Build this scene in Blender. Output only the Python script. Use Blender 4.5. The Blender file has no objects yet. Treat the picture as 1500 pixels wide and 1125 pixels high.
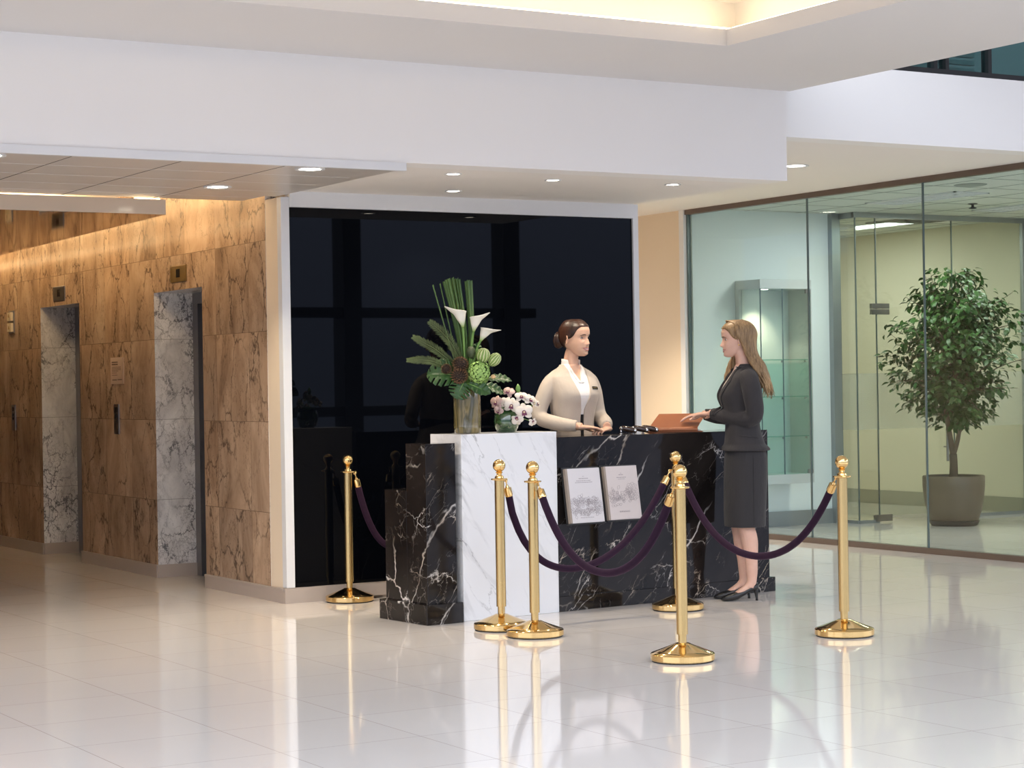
import bpy, bmesh, math, random
import numpy as np
from mathutils import Vector, Matrix, Quaternion
from mathutils.bvhtree import BVHTree
from mathutils import noise as mnoise
PI = math.pi
rnd = random.Random(7)
SC = bpy.context.scene
COL = SC.collection

# ------------------------------------------------------------------ helpers
def link(o, parent=None):
    COL.objects.link(o)
    if parent is not None:
        o.parent = parent
    return o

def tag(o, label=None, cat=None, group=None, kind=None):
    if label: o['label'] = label
    if cat: o['category'] = cat
    if group: o['group'] = group
    if kind: o['kind'] = kind
    return o

def empty(name, loc=(0, 0, 0), rz=0.0, label=None, cat=None, group=None):
    o = bpy.data.objects.new(name, None)
    o.empty_display_size = 0.1
    COL.objects.link(o)
    o.location = loc
    o.rotation_euler = (0, 0, rz)
    return tag(o, label, cat, group)

def build(name, bm, mats, parent=None, smooth=False, angle=None, bevel=0.0):
    """link a bmesh as ONE mesh object"""
    bm.normal_update()
    me = bpy.data.meshes.new(name)
    bm.to_mesh(me); bm.free()
    o = bpy.data.objects.new(name, me)
    if not isinstance(mats, (list, tuple)): mats = [mats]
    for m in mats: me.materials.append(m)
    if smooth or angle is not None:
        for p in me.polygons: p.use_smooth = True
        if angle is not None:
            try: me.set_sharp_from_angle(angle=math.radians(angle))
            except Exception: pass
    link(o, parent)
    if bevel > 0:
        md = o.modifiers.new('bevel', 'BEVEL'); md.width = bevel; md.segments = 2
        md.limit_method = 'ANGLE'; md.angle_limit = math.radians(40)
    return o

def struct(name, bm, mats, **k):
    o = build(name, bm, mats, **k); o['kind'] = 'structure'; return o

def NB(): return bmesh.new()

def box(bm, x0, x1, y0, y1, z0, z1, mi=0, M=None):
    co = [(x0,y0,z0),(x1,y0,z0),(x1,y1,z0),(x0,y1,z0),(x0,y0,z1),(x1,y0,z1),(x1,y1,z1),(x0,y1,z1)]
    vs = [bm.verts.new(M @ Vector(c) if M else c) for c in co]
    fs = []
    for q in ((0,3,2,1),(4,5,6,7),(0,1,5,4),(1,2,6,5),(2,3,7,6),(3,0,4,7)):
        f = bm.faces.new([vs[i] for i in q]); f.material_index = mi; fs.append(f)
    return fs

def prism(bm, pts, z0, z1, mi=0, M=None):
    """vertical extrusion of an xy polygon (ccw)"""
    a = [bm.verts.new((M @ Vector((x,y,z0))) if M else (x,y,z0)) for x,y in pts]
    b = [bm.verts.new((M @ Vector((x,y,z1))) if M else (x,y,z1)) for x,y in pts]
    n = len(pts)
    fs = [bm.faces.new(a[::-1]), bm.faces.new(b)]
    for i in range(n):
        fs.append(bm.faces.new((a[i], a[(i+1)%n], b[(i+1)%n], b[i])))
    for f in fs: f.material_index = mi
    return fs

def lathe(bm, prof, n=32, M=None, mi=0, center=(0,0)):
    """prof: list of (r,z) bottom to top"""
    rings = []
    for r, z in prof:
        if r < 1e-6:
            p = Vector((center[0], center[1], z)); rings.append([bm.verts.new(M @ p if M else p)])
        else:
            rr = []
            for i in range(n):
                a = 2*PI*i/n
                p = Vector((center[0]+r*math.cos(a), center[1]+r*math.sin(a), z))
                rr.append(bm.verts.new(M @ p if M else p))
            rings.append(rr)
    for A, B in zip(rings, rings[1:]):
        for i in range(n):
            j = (i+1) % n
            if len(A) == 1 and len(B) == 1: continue
            if len(A) == 1: f = bm.faces.new((A[0], B[j], B[i]))
            elif len(B) == 1: f = bm.faces.new((A[i], A[j], B[0]))
            else: f = bm.faces.new((A[i], A[j], B[j], B[i]))
            f.material_index = mi
    for R_, flip in ((rings[0], True), (rings[-1], False)):
        if len(R_) > 1:
            f = bm.faces.new(R_[::-1] if flip else R_); f.material_index = mi

def frames(path, up=(0,0,1)):
    pts = [Vector(p) for p in path]
    T = []
    for i in range(len(pts)):
        a = pts[max(i-1,0)]; b = pts[min(i+1,len(pts)-1)]
        t = (b-a); T.append(t.normalized() if t.length > 1e-9 else Vector((0,0,1)))
    u = Vector(up)
    if abs(u.dot(T[0])) > .95: u = Vector((1,0,0)) if abs(T[0].x) < .9 else Vector((0,1,0))
    A = (u - T[0]*u.dot(T[0])).normalized()
    out = []
    for i, t in enumerate(T):
        if i:
            q = T[i-1].rotation_difference(t); A = q @ A
            A = (A - t*A.dot(t)).normalized()
        out.append((t, A, t.cross(A)))
    return pts, out

def tube(bm, path, rad, n=10, up=(0,0,1), mi=0, cap=True, power=2.0):
    """swept tube; rad: scalar, list of scalars, or list of (ra, rb) along (A,B)"""
    pts, fr = frames(path, up)
    rings = []
    for i, (p, (t, A, B)) in enumerate(zip(pts, fr)):
        r = rad[i] if isinstance(rad, (list, tuple)) else rad
        ra, rb = r if isinstance(r, (tuple, list)) else (r, r)
        ring = []
        for k in range(n):
            a = 2*PI*k/n; c, s = math.cos(a), math.sin(a)
            if power != 2.0:
                c = math.copysign(abs(c)**(2/power), c); s = math.copysign(abs(s)**(2/power), s)
            ring.append(bm.verts.new(p + A*ra*c + B*rb*s))
        rings.append(ring)
    for Aa, Bb in zip(rings, rings[1:]):
        for k in range(n):
            f = bm.faces.new((Aa[k], Aa[(k+1)%n], Bb[(k+1)%n], Bb[k])); f.material_index = mi
    if cap:
        f = bm.faces.new(rings[0][::-1]); f.material_index = mi
        f = bm.faces.new(rings[-1]); f.material_index = mi
    return rings

def ball(bm, c, r, n=16, m=10, M=None, mi=0, s=(1,1,1)):
    prof = []
    vs = []
    for j in range(m+1):
        th = PI*j/m
        row = []
        for i in range(n if 0 < j < m else 1):
            ph = 2*PI*i/n
            p = Vector((r*s[0]*math.sin(th)*math.cos(ph), r*s[1]*math.sin(th)*math.sin(ph), -r*s[2]*math.cos(th)))
            if M: p = M @ p
            row.append(bm.verts.new(p + Vector(c)))
        vs.append(row)
    for A, B in zip(vs, vs[1:]):
        for i in range(n):
            j = (i+1) % n
            if len(A) == 1: f = bm.faces.new((A[0], B[j], B[i]))
            elif len(B) == 1: f = bm.faces.new((A[i], A[j], B[0]))
            else: f = bm.faces.new((A[i], A[j], B[j], B[i]))
            f.material_index = mi

def arc(p0, p1, sag, n=16):
    p0, p1 = Vector(p0), Vector(p1); out = []
    for i in range(n+1):
        t = i/n; p = p0.lerp(p1, t); p.z -= sag*4*t*(1-t); out.append(p)
    return out

def bez(pts, n=12):
    """Catmull-Rom through pts"""
    P_ = [Vector(p) for p in pts]; out = []
    for i in range(len(P_)-1):
        p0 = P_[max(i-1,0)]; p1 = P_[i]; p2 = P_[i+1]; p3 = P_[min(i+2,len(P_)-1)]
        for k in range(n):
            t = k/n
            out.append(0.5*((2*p1)+(p2-p0)*t+(2*p0-5*p1+4*p2-p3)*t*t+(3*p1-p0-3*p2+p3)*t**3))
    out.append(P_[-1]); return out

# ------------------------------------------------------------------ materials
class NT:
    def __init__(s, name):
        s.m = bpy.data.materials.new(name); s.m.use_nodes = True
        s.t = s.m.node_tree; s.t.nodes.clear()
        s.out = s.t.nodes.new('ShaderNodeOutputMaterial')
    def n(s, typ, **kw):
        nd = s.t.nodes.new(typ)
        for k, v in kw.items():
            if k.startswith('i_'):
                key = k[2:]
                key = int(key) if key.isdigit() else key.replace('_', ' ')
                nd.inputs[key].default_value = v
            else: setattr(nd, k, v)
        return nd
    def l(s, a, b): s.t.links.new(a, b)
    def ramp(s, fac, stops, interp='LINEAR'):
        r = s.n('ShaderNodeValToRGB'); e = r.color_ramp.elements; r.color_ramp.interpolation = interp
        while len(e) < len(stops): e.new(0.5)
        for el, (p, c) in zip(e, stops):
            el.position = p; el.color = (*c, 1) if len(c) == 3 else c
        s.l(fac, r.inputs[0]); return r.outputs[0]
    def mix(s, fac, a, b, blend='MIX'):
        m = s.n('ShaderNodeMix', data_type='RGBA', blend_type=blend)
        for sock, v in ((m.inputs[0], fac), (m.inputs[6], a), (m.inputs[7], b)):
            if hasattr(v, 'is_output'): s.l(v, sock)
            elif isinstance(v, (int, float)): sock.default_value = v
            else: sock.default_value = (*v, 1) if len(v) == 3 else v
        return m.outputs[2]
    def math(s, op, a, b=None, c=None):
        m = s.n('ShaderNodeMath', operation=op)
        for i, v in enumerate((a, b, c)):
            if v is None: continue
            if hasattr(v, 'is_output'): s.l(v, m.inputs[i])
            else: m.inputs[i].default_value = v
        return m.outputs[0]
    def coord(s, scale=(1,1,1), rot=(0,0,0), loc=(0,0,0), kind='Object'):
        tc = s.n('ShaderNodeTexCoord'); mp = s.n('ShaderNodeMapping')
        mp.inputs['Scale'].default_value = scale; mp.inputs['Rotation'].default_value = rot; mp.inputs['Location'].default_value = loc
        s.l(tc.outputs[kind], mp.inputs[0]); return mp.outputs[0]
    def noise(s, vec, scale, detail=4, rough=.5, dist=0.0):
        nd = s.n('ShaderNodeTexNoise'); nd.inputs['Scale'].default_value = scale; nd.inputs['Detail'].default_value = detail
        nd.inputs['Roughness'].default_value = rough; nd.inputs['Distortion'].default_value = dist
        s.l(vec, nd.inputs['Vector']); return nd
    def bsdf(s, col=(.5,.5,.5), rough=.5, metal=0.0, spec=.5, **kw):
        b = s.n('ShaderNodeBsdfPrincipled')
        for k, v in dict([('Base Color', col), ('Roughness', rough), ('Metallic', metal), ('Specular IOR Level', spec)] + [(k.replace('_', ' '), v) for k, v in kw.items()]).items():
            if hasattr(v, 'is_output'): s.l(v, b.inputs[k])
            elif isinstance(v, (tuple, list)) and len(v) == 3: b.inputs[k].default_value = (*v, 1)
            else: b.inputs[k].default_value = v
        s.l(b.outputs[0], s.out.inputs[0]); return b
    def bump(s, b, height, strength=.2, dist=.01):
        bp = s.n('ShaderNodeBump'); bp.inputs['Strength'].default_value = strength; bp.inputs['Distance'].default_value = dist
        s.l(height, bp.inputs['Height']); s.l(bp.outputs[0], b.inputs['Normal'])

def plain(name, col, rough=.5, metal=0.0, spec=.5, var=.06, nscale=8.0, bump=0.0, **kw):
    t = NT(name); v = t.coord()
    nz = t.noise(v, nscale, 3)
    c = t.mix(nz.outputs[0], tuple(x*(1-var) for x in col), tuple(min(1, x*(1+var)) for x in col))
    b = t.bsdf(c, rough, metal, spec, **kw)
    if bump: t.bump(b, nz.outputs[0], bump)
    return t.m

def emit(name, col, strength):
    t = NT(name); e = t.n('ShaderNodeEmission'); e.inputs[0].default_value = (*col, 1); e.inputs[1].default_value = strength
    t.l(e.outputs[0], t.out.inputs[0]); return t.m

def m_floor():
    t = NT('polished_floor_tile'); v = t.coord(loc=(-.14, -.51, 0))
    br = t.n('ShaderNodeTexBrick', offset=0.0, squash=1.0)
    br.inputs['Scale'].default_value = 1.0; br.inputs['Brick Width'].default_value = .6; br.inputs['Row Height'].default_value = .59
    br.inputs['Mortar Size'].default_value = .0022; br.inputs['Mortar Smooth'].default_value = .3; br.inputs['Bias'].default_value = 0
    br.inputs['Color1'].default_value = (.715, .665, .625, 1); br.inputs['Color2'].default_value = (.745, .70, .66, 1); br.inputs['Mortar'].default_value = (.42, .36, .32, 1)
    t.l(v, br.inputs['Vector'])
    nz = t.noise(v, 2.5, 5, .6, .6)
    c = t.mix(t.math('MULTIPLY', nz.outputs[0], .35), br.outputs[0], (.80, .755, .72))
    n2 = t.noise(v, .8, 2)
    b = t.bsdf(c, t.ramp(n2.outputs[0], [(.3, (.045,)*3), (.7, (.075,)*3)]), 0, .55)
    n3 = t.noise(v, 1.7, 1)
    t.bump(b, n3.outputs[0], .004, .02)
    return t.m

def vein(t, v, scale, warp, width, seed=0.0):
    """0..1 vein mask from warped voronoi edge distance"""
    nz = t.noise(v, scale*1.1, 5, .62)
    wv = t.n('ShaderNodeVectorMath', operation='MULTIPLY_ADD')
    t.l(nz.outputs['Color'], wv.inputs[0]); wv.inputs[1].default_value = (warp,)*3; t.l(v, wv.inputs[2])
    ad = t.n('ShaderNodeVectorMath', operation='ADD'); t.l(wv.outputs[0], ad.inputs[0]); ad.inputs[1].default_value = (seed, seed*1.7, seed*.6)
    vo = t.n('ShaderNodeTexVoronoi', feature='DISTANCE_TO_EDGE'); vo.inputs['Scale'].default_value = scale
    t.l(ad.outputs[0], vo.inputs['Vector'])
    return t.ramp(vo.outputs['Distance'], [(0, (1,1,1)), (width, (0,0,0))])

def m_blackmarble():
    t = NT('black_marble'); v0 = t.coord(rot=(.35, .75, .2)); mp = t.n('ShaderNodeMapping'); mp.inputs['Scale'].default_value = (.55, 1, 1.25); t.l(v0, mp.inputs[0]); v = mp.outputs[0]
    mask = t.noise(v, 2.2, 3, .6); mk = t.ramp(mask.outputs[0], [(.46, (0,0,0)), (.58, (1,1,1))])
    a = t.math('MULTIPLY', vein(t, v, 1.9, .30, .013), mk)
    mask2 = t.noise(t.coord(loc=(4, 2, 1)), 4, 3, .6); mk2 = t.ramp(mask2.outputs[0], [(.48, (0,0,0)), (.64, (.9,.9,.9))])
    b_ = t.math('MULTIPLY', vein(t, v, 4.0, .22, .013, 3.1), t.math('MULTIPLY', mk2, 1.0))
    c_ = t.math('MULTIPLY', vein(t, v, 9, .16, .016, 7.7), t.math('MULTIPLY', mk2, .4))
    s = t.math('MINIMUM', t.math('ADD', t.math('ADD', a, b_), c_), 1.0)
    n4 = t.noise(v, 3, 5); base = t.ramp(n4.outputs[0], [(.3, (.006, .005, .005)), (.75, (.026, .021, .019))])
    vc = t.ramp(t.noise(v, 5, 2).outputs[0], [(.35, (.50, .40, .30)), (.6, (.80, .76, .72))])
    t.bsdf(t.mix(s, base, vc), .07, 0, .30); return t.m

def m_whitemarble():
    t = NT('white_marble'); v = t.coord(scale=(1, 1, 1), rot=(0, -.85, 0)); vr = t.coord(rot=(0, .62, 0)); mp = t.n('ShaderNodeMapping'); mp.inputs['Scale'].default_value = (2.6, 1, .55); t.l(vr, mp.inputs[0]); v2 = mp.outputs[0]
    m1 = t.noise(v2, 1.3, 3, .55); mk = t.ramp(m1.outputs[0], [(.50, (0,0,0)), (.64, (1,1,1))])
    a = t.math('MULTIPLY', vein(t, v2, 1.5, .45, .05), mk)
    nz = t.noise(v2, 2.2, 8, .62, 1.2); w = t.ramp(nz.outputs[0], [(.56, (0,0,0)), (.66, (.20,)*3), (.70, (0,0,0))])
    b_ = t.math('MULTIPLY', vein(t, v2, 3.3, .5, .03, 2.3), t.math('MULTIPLY', mk, .6))
    s = t.math('MINIMUM', t.math('ADD', t.math('ADD', a, b_), w), .9)
    t.bsdf(t.mix(s, (.79, .79, .80), (.17, .17, .175)), .16, 0, .45); return t.m

def m_tanmarble():
    t = NT('tan_marble'); tc = t.n('ShaderNodeTexCoord'); sp = t.n('ShaderNodeSeparateXYZ'); t.l(tc.outputs['Object'], sp.inputs[0])
    cb = t.n('ShaderNodeCombineXYZ'); t.l(sp.outputs[1], cb.inputs[0]); t.l(t.math('ADD', sp.outputs[2], .02), cb.inputs[1])
    br = t.n('ShaderNodeTexBrick', offset=0.0); br.inputs['Scale'].default_value = 1
    br.inputs['Brick Width'].default_value = .56; br.inputs['Row Height'].default_value = .59; br.inputs['Mortar Size'].default_value = .002
    br.inputs['Color1'].default_value = (0,0,0,1); br.inputs['Color2'].default_value = (1,1,1,1); br.inputs['Mortar'].default_value = (.5,.5,.5,1)
    t.l(cb.outputs[0], br.inputs[0])
    off = t.n('ShaderNodeVectorMath', operation='MULTIPLY_ADD'); t.l(br.outputs[0], off.inputs[0]); off.inputs[1].default_value = (3.3, 5.1, 2.7)
    mp = t.n('ShaderNodeMapping'); mp.inputs['Scale'].default_value = (1, 1.45, .72); mp.inputs['Rotation'].default_value = (.16, 0, 0)
    t.l(tc.outputs['Object'], mp.inputs[0]); t.l(mp.outputs[0], off.inputs[2]); v = off.outputs[0]
    n1 = t.noise(v, 2.2, 6, .6, .7)
    base = t.ramp(n1.outputs[0], [(.25, (.22, .145, .096)), (.42, (.38, .265, .180)), (.58, (.52, .38, .268)), (.8, (.68, .54, .40))])
    st = t.noise(v, 7, 5, .65, 1.5); stm = t.ramp(st.outputs[0], [(.55, (0,0,0)), (.78, (.45,)*3)])
    mk = t.ramp(t.noise(v, 1.8, 3).outputs[0], [(.36, (.08,)*3), (.56, (1,1,1))])
    ve = t.math('MULTIPLY', vein(t, v, 2.6, .42, .030), mk); ve2 = t.math('MULTIPLY', vein(t, v, 6.5, .4, .035, 4.), t.math('MULTIPLY', mk, .6))
    c = t.mix(stm, base, (.24, .15, .09)); c = t.mix(t.math('MINIMUM', t.math('ADD', ve, ve2), .85), c, (.10, .07, .05))
    fac = br.outputs['Fac']; c = t.mix(t.math('MULTIPLY', fac, .6), c, (.10, .07, .05))
    tint = t.mix(br.outputs[0], (.86, .86, .88), (1.08, 1.04, 1.0)); c = t.mix(1.0, c, tint, 'MULTIPLY')
    t.bsdf(c, .22, 0, .28); return t.m

def m_greymarble():
    t = NT('grey_marble'); v = t.coord(scale=(1.4, 1, .9), rot=(.2, .5, .3))
    n1 = t.noise(v, 3, 6, .6, .8); base = t.ramp(n1.outputs[0], [(.3, (.52, .51, .52)), (.65, (.88, .87, .86))])
    mk = t.ramp(t.noise(v, 2.4, 3).outputs[0], [(.38, (.1,)*3), (.6, (1,1,1))])
    ve = t.math('MULTIPLY', vein(t, v, 4.5, .45, .05), mk); v2 = t.math('MULTIPLY', vein(t, v, 11, .3, .06, 2.), t.math('MULTIPLY', mk, .7))
    c = t.mix(t.math('MINIMUM', t.math('ADD', ve, v2), .9), base, (.10, .10, .11))
    sp = t.n('ShaderNodeSeparateXYZ'); tc = t.n('ShaderNodeTexCoord'); t.l(tc.outputs['Object'], sp.inputs[0])
    fr = t.math('FRACT', t.math('DIVIDE', t.math('ADD', sp.outputs[2], .02), .59)); ln = t.math('LESS_THAN', fr, .006)
    t.bsdf(t.mix(t.math('MULTIPLY', ln, .6), c, (.1, .1, .1)), .16, 0, .5); return t.m

def m_glass(name, tint, refl=.06, rough=0.0, haze=None):
    t = NT(name); tr = t.n('ShaderNodeBsdfTransparent'); tr.inputs[0].default_value = (*tint, 1)
    gl = t.n('ShaderNodeBsdfGlossy'); gl.inputs['Roughness'].default_value = rough; gl.inputs[0].default_value = (1,1,1,1)
    fr = t.n('ShaderNodeFresnel'); gm = t.n('ShaderNodeNewGeometry'); t.l(t.math('SUBTRACT', 1.45, t.math('MULTIPLY', gm.outputs['Backfacing'], 1.45-1/1.45)), fr.inputs[0])
    f = t.math('MINIMUM', t.math('MULTIPLY', fr.outputs[0], refl/.04), 1.0)
    mx = t.n('ShaderNodeMixShader'); t.l(f, mx.inputs[0]); t.l(tr.outputs[0], mx.inputs[1]); t.l(gl.outputs[0], mx.inputs[2])
    last = mx.outputs[0]
    if haze:
        df = t.n('ShaderNodeBsdfDiffuse'); df.inputs[0].default_value = (*haze[1], 1)
        tl = t.n('ShaderNodeBsdfTranslucent'); tl.inputs[0].default_value = (*haze[1], 1)
        ad = t.n('ShaderNodeMixShader'); ad.inputs[0].default_value = .5; t.l(df.outputs[0], ad.inputs[1]); t.l(tl.outputs[0], ad.inputs[2])
        m2 = t.n('ShaderNodeMixShader'); m2.inputs[0].default_value = haze[0]; t.l(last, m2.inputs[1]); t.l(ad.outputs[0], m2.inputs[2]); last = m2.outputs[0]
    t.l(last, t.out.inputs[0]); return t.m

def m_brass(name, col, rough, brushed=False):
    t = NT(name); v = t.coord(scale=(60, 60, .5) if brushed else (1,1,1))
    nz = t.noise(v, 6 if brushed else 18, 3)
    c = t.mix(nz.outputs[0], tuple(x*.99 for x in col), col)
    t.bsdf(c, t.ramp(nz.outputs[0], [(.2, (rough*.99,)*3), (.8, (rough*1.01,)*3)]), 1.0, .5); return t.m

M = {}
M['floor'] = m_floor()
M['white'] = plain('white_paint', (.86, .85, .845), .6, var=.015, nscale=1.5)
M['ceil'] = plain('ceiling_paint', (.67, .655, .645), .7, var=.015, nscale=1.2)
M['soffit'] = plain('soffit_paint', (.84, .81, .78), .7, var=.015, nscale=1.2)
M['beige'] = plain('beige_paint', (.78, .66, .51), .6, var=.02, nscale=2)
M['post'] = plain('white_metal_frame', (.74, .75, .77), .35, var=.02)
M['panel'] = plain('metal_ceiling_panel', (.62, .575, .53), .32, .15, var=.03, nscale=2)
M['groove'] = plain('panel_groove', (.10, .09, .08), .7)
M['skirting'] = plain('stone_skirting', (.42, .36, .32), .3, var=.05, nscale=6)
M['tan'] = m_tanmarble(); M['grey'] = m_greymarble(); M['black_marble'] = m_blackmarble(); M['white_marble'] = m_whitemarble()
M['mirror'] = plain('polished_bronze_ceiling', (.42, .30, .20), .05, 1.0, var=.03)
M['slab'] = plain('polished_cream_slab', (.66, .54, .42), .12, var=.04, nscale=3)
M['steel'] = plain('brushed_steel', (.30, .29, .285), .35, 1.0, var=.1, nscale=30)
M['darksteel'] = plain('dark_steel', (.06, .06, .065), .35, .6, var=.1)
M['blackglass'] = plain('black_glass', (.0015, .002, .0035), .015, 0, .17, var=.0)
M['dark'] = plain('black_paint', (.012, .012, .013), .5)
M['alu'] = plain('grey_aluminium', (.33, .36, .37), .35, .6, var=.04)
M['glass'] = m_glass('clear_green_glass', (.855, .925, .93), .018)
M['glass2'] = m_glass('pale_office_glass', (.93, .95, .91), .045)
M['frost'] = m_glass('frosted_film', (.93, .95, .91), .04, .2, (.30, (.70, .72, .66)))
M['caseglass'] = m_glass('case_glass', (.90, .95, .93), .06)
M['shelfglass'] = m_glass('green_shelf_glass', (.62, .85, .79), .05)
M['joint'] = plain('glass_edge_joint', (.10, .14, .14), .3)
M['bronze'] = plain('bronze_rail', (.15, .115, .095), .4, .5)
M['teal'] = plain('pale_office_paint', (.78, .84, .845), .6, var=.015, nscale=1.5)
M['olive'] = plain('cream_office_paint', (.74, .69, .565), .6, var=.02, nscale=1.5)
M['octile'] = plain('office_ceiling_tile', (.66, .69, .65), .8, var=.02, nscale=4)
M['brass'] = m_brass('polished_brass', (.84, .58, .25), .10)
M['brassb'] = m_brass('brushed_brass', (.64, .455, .20), .27, True)
M['rubber'] = plain('black_rubber', (.012, .012, .012), .6)
M['downglow'] = emit('downlight_glow', (1, .90, .72), 22)
M['downglow_white'] = emit('downlight_glow_white', (1, .97, .92), 14)
M['cove'] = emit('warm_cove_strip', (1, .77, .48), 8)
M['cove2'] = emit('warm_lobby_strip', (1, .70, .35), 24)
M['tube'] = emit('fluorescent_tube', (1, .97, .88), 9)
# ------------------------------------------------------------------ camera
f_px, yaw, roll, CAMH = 2950.0, 0.539, -0.0166, 1.38
F_ = Vector((math.sin(yaw), math.cos(yaw), 0)); R0_ = Vector((math.cos(yaw), -math.sin(yaw), 0)); Z_ = Vector((0,0,1))
R_ = R0_*math.cos(roll) + Z_*math.sin(roll); U_ = R_.cross(F_)
cam = bpy.data.cameras.new('camera'); co = bpy.data.objects.new('camera', cam); COL.objects.link(co)
mw = Matrix((( R_.x, U_.x, -F_.x, 0), (R_.y, U_.y, -F_.y, 0), (R_.z, U_.z, -F_.z, CAMH), (0,0,0,1)))
co.matrix_world = mw
cam.sensor_fit = 'HORIZONTAL'; cam.sensor_width = 36; cam.lens = f_px/1500*36; cam.clip_end = 200; cam.clip_start = .05
SC.camera = co
SC.view_settings.view_transform = 'Standard'; SC.view_settings.look = 'None'; SC.view_settings.gamma = 1.0
SC.view_settings.use_curve_mapping = False; SC.view_settings.exposure = 0.47
SC.cycles.max_bounces = 10; SC.cycles.diffuse_bounces = 5; SC.cycles.glossy_bounces = 6; SC.cycles.transparent_max_bounces = 16
SC.cycles.use_denoising = True
SC.cycles.sample_clamp_indirect = 6.0
SC.cycles.caustics_reflective = False; SC.cycles.caustics_refractive = False

# ------------------------------------------------------------------ sky
W = bpy.data.worlds.new('sky'); SC.world = W; W.use_nodes = True
nt = W.node_tree; nt.nodes.clear()
wo = nt.nodes.new('ShaderNodeOutputWorld'); bg = nt.nodes.new('ShaderNodeBackground'); tc = nt.nodes.new('ShaderNodeTexCoord')
sp = nt.nodes.new('ShaderNodeSeparateXYZ'); rp = nt.nodes.new('ShaderNodeValToRGB')
nt.links.new(tc.outputs['Generated'], sp.inputs[0]); nt.links.new(sp.outputs[2], rp.inputs[0]); nt.links.new(rp.outputs[0], bg.inputs[0]); nt.links.new(bg.outputs[0], wo.inputs[0])
e = rp.color_ramp.elements
e[0].position = 0.0; e[0].color = (0.103, 0.123, 0.177, 1); e[1].position = 1.0; e[1].color = (0.282, 0.305, 0.353, 1)
for p, c in ((.09, (0.160, 0.187, 0.268, 1)), (.20, (0.893, 0.955, 1.070, 1)), (.30, (0.940, 0.985, 1.070, 1)), (.5, (0.752, 0.798, 0.888, 1))):
    k = e.new(p); k.color = c
bg.inputs[1].default_value = 3.0

# ------------------------------------------------------------------ floor, walls, ceilings
bm = NB(); box(bm, -8, 18, -6, 22, -.1, 0); struct('floor', bm, M['floor'])
XL = 5.349                       # lift wall plane
YB = 11.815                      # black glass wall plane
# main ceiling with a cove opening
OX, OY = 6.675, 8.815; OX0, OY0 = -1.5, 7.05
bm = NB()
box(bm, -5, OX0, 6.6, 10.04, 3.206, 3.297); box(bm, OX, 8.09, 6.6, 10.04, 3.206, 3.297)
box(bm, OX0, OX, OY, 10.04, 3.206, 3.297); box(bm, OX0, OX, 6.6, OY0, 3.206, 3.297)
rc = .24
box(bm, OX0-rc, OX+rc, OY0-rc, OY+rc, 3.50, 3.54)
box(bm, OX+rc, OX+rc+.04, OY0-rc, OY+rc, 3.297, 3.54); box(bm, OX0-rc-.04, OX0-rc, OY0-rc, OY+rc, 3.297, 3.54)
box(bm, OX0-rc, OX+rc, OY+rc, OY+rc+.04, 3.297, 3.54); box(bm, OX0-rc, OX+rc, OY0-rc-.04, OY0-rc, 3.297, 3.54)
box(bm, -5, 8.09, 6.6, 10.04, 3.54, 3.60)
box(bm, 8.05, 8.09, 6.6, 10.04, 3.297, 3.54); box(bm, -5, 8.05, 6.6, 6.64, 3.297, 3.54)
struct('ceiling', bm, M['ceil'])
# beam (bulkhead) and its soffit
bm = NB(); box(bm, -5, 8.06, 10.04, 10.24, 2.637, 3.6); struct('trim_1', bm, M['white'])
bm = NB(); box(bm, -5, 8.06, 10.24, YB+.2, 2.637, 2.74); struct('ceiling.001', bm, M['soffit'])
# canopy of metal panels over the lift lobby
cy1 = 12.055
bm = NB(); box(bm, 0.5, 5.20, 10.06, cy1, 2.592, 2.632)
cx_lines = [5.2-.60*k for k in range(1, 8)]
for x in cx_lines: box(bm, x-.0035, x+.0035, 10.06, cy1, 2.5912, 2.594, 1)
for y in (10.50, 10.95, 11.40, 11.80): box(bm, .5, 5.20, y-.003, y+.003, 2.5912, 2.594, 2)
struct('ceiling.002', bm, [M['panel'], M['groove'], M['post']])
bm = NB(); box(bm, .5, 5.33, 10.03, 10.06, 2.590, 2.636); struct('trim_2', bm, M['post'])
bm = NB(); prism(bm, [(5.205, 10.06), (5.325, 10.06), (5.325, 11.80), (5.205, 11.80)], 2.602, 2.634); struct('trim_3', bm, M['panel'])
# lift lobby slab with polished underside and warm cove above
sy = 12.06
slab = [(0.5, sy), (4.68, sy), (4.96, 20.0), (0.5, 20.0)]
bm = NB(); fs = prism(bm, slab, 2.489, 2.585); fs[0].material_index = 1
struct('ceiling.003', bm, [M['slab'], M['mirror']])
bm = NB(); box(bm, .5, XL+.1, 11.6, 20.2, 2.86, 2.9); box(bm, .5, XL, 11.75, 11.8, 2.74, 2.86); struct('ceiling.004', bm, M['ceil'])
# lift wall: piers, lintels, reveals
DZ = 2.092; dep = .36
bm = NB()
def pier(y0, y1, z0=0., z1=2.9):
    for f in box(bm, XL, XL+dep, y0, y1, z0, z1):
        f.normal_update()
        if abs(f.normal.y) > .5 or f.normal.z < -.5: f.material_index = 1
D1 = (13.125, 14.052); D2 = (15.726, 16.722)
pier(12.03, D1[0]); pier(D1[1], D2[0]); pier(D2[1], 20.0)
pier(D1[0], D1[1], DZ); pier(D2[0], D2[1], DZ)
struct('wall_left', bm, [M['tan'], M['grey']])
bm = NB(); box(bm, XL+.002, XL+.3, YB+.02, 12.03, 0, 2.60); struct('wall_corner', bm, M['beige'])
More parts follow.
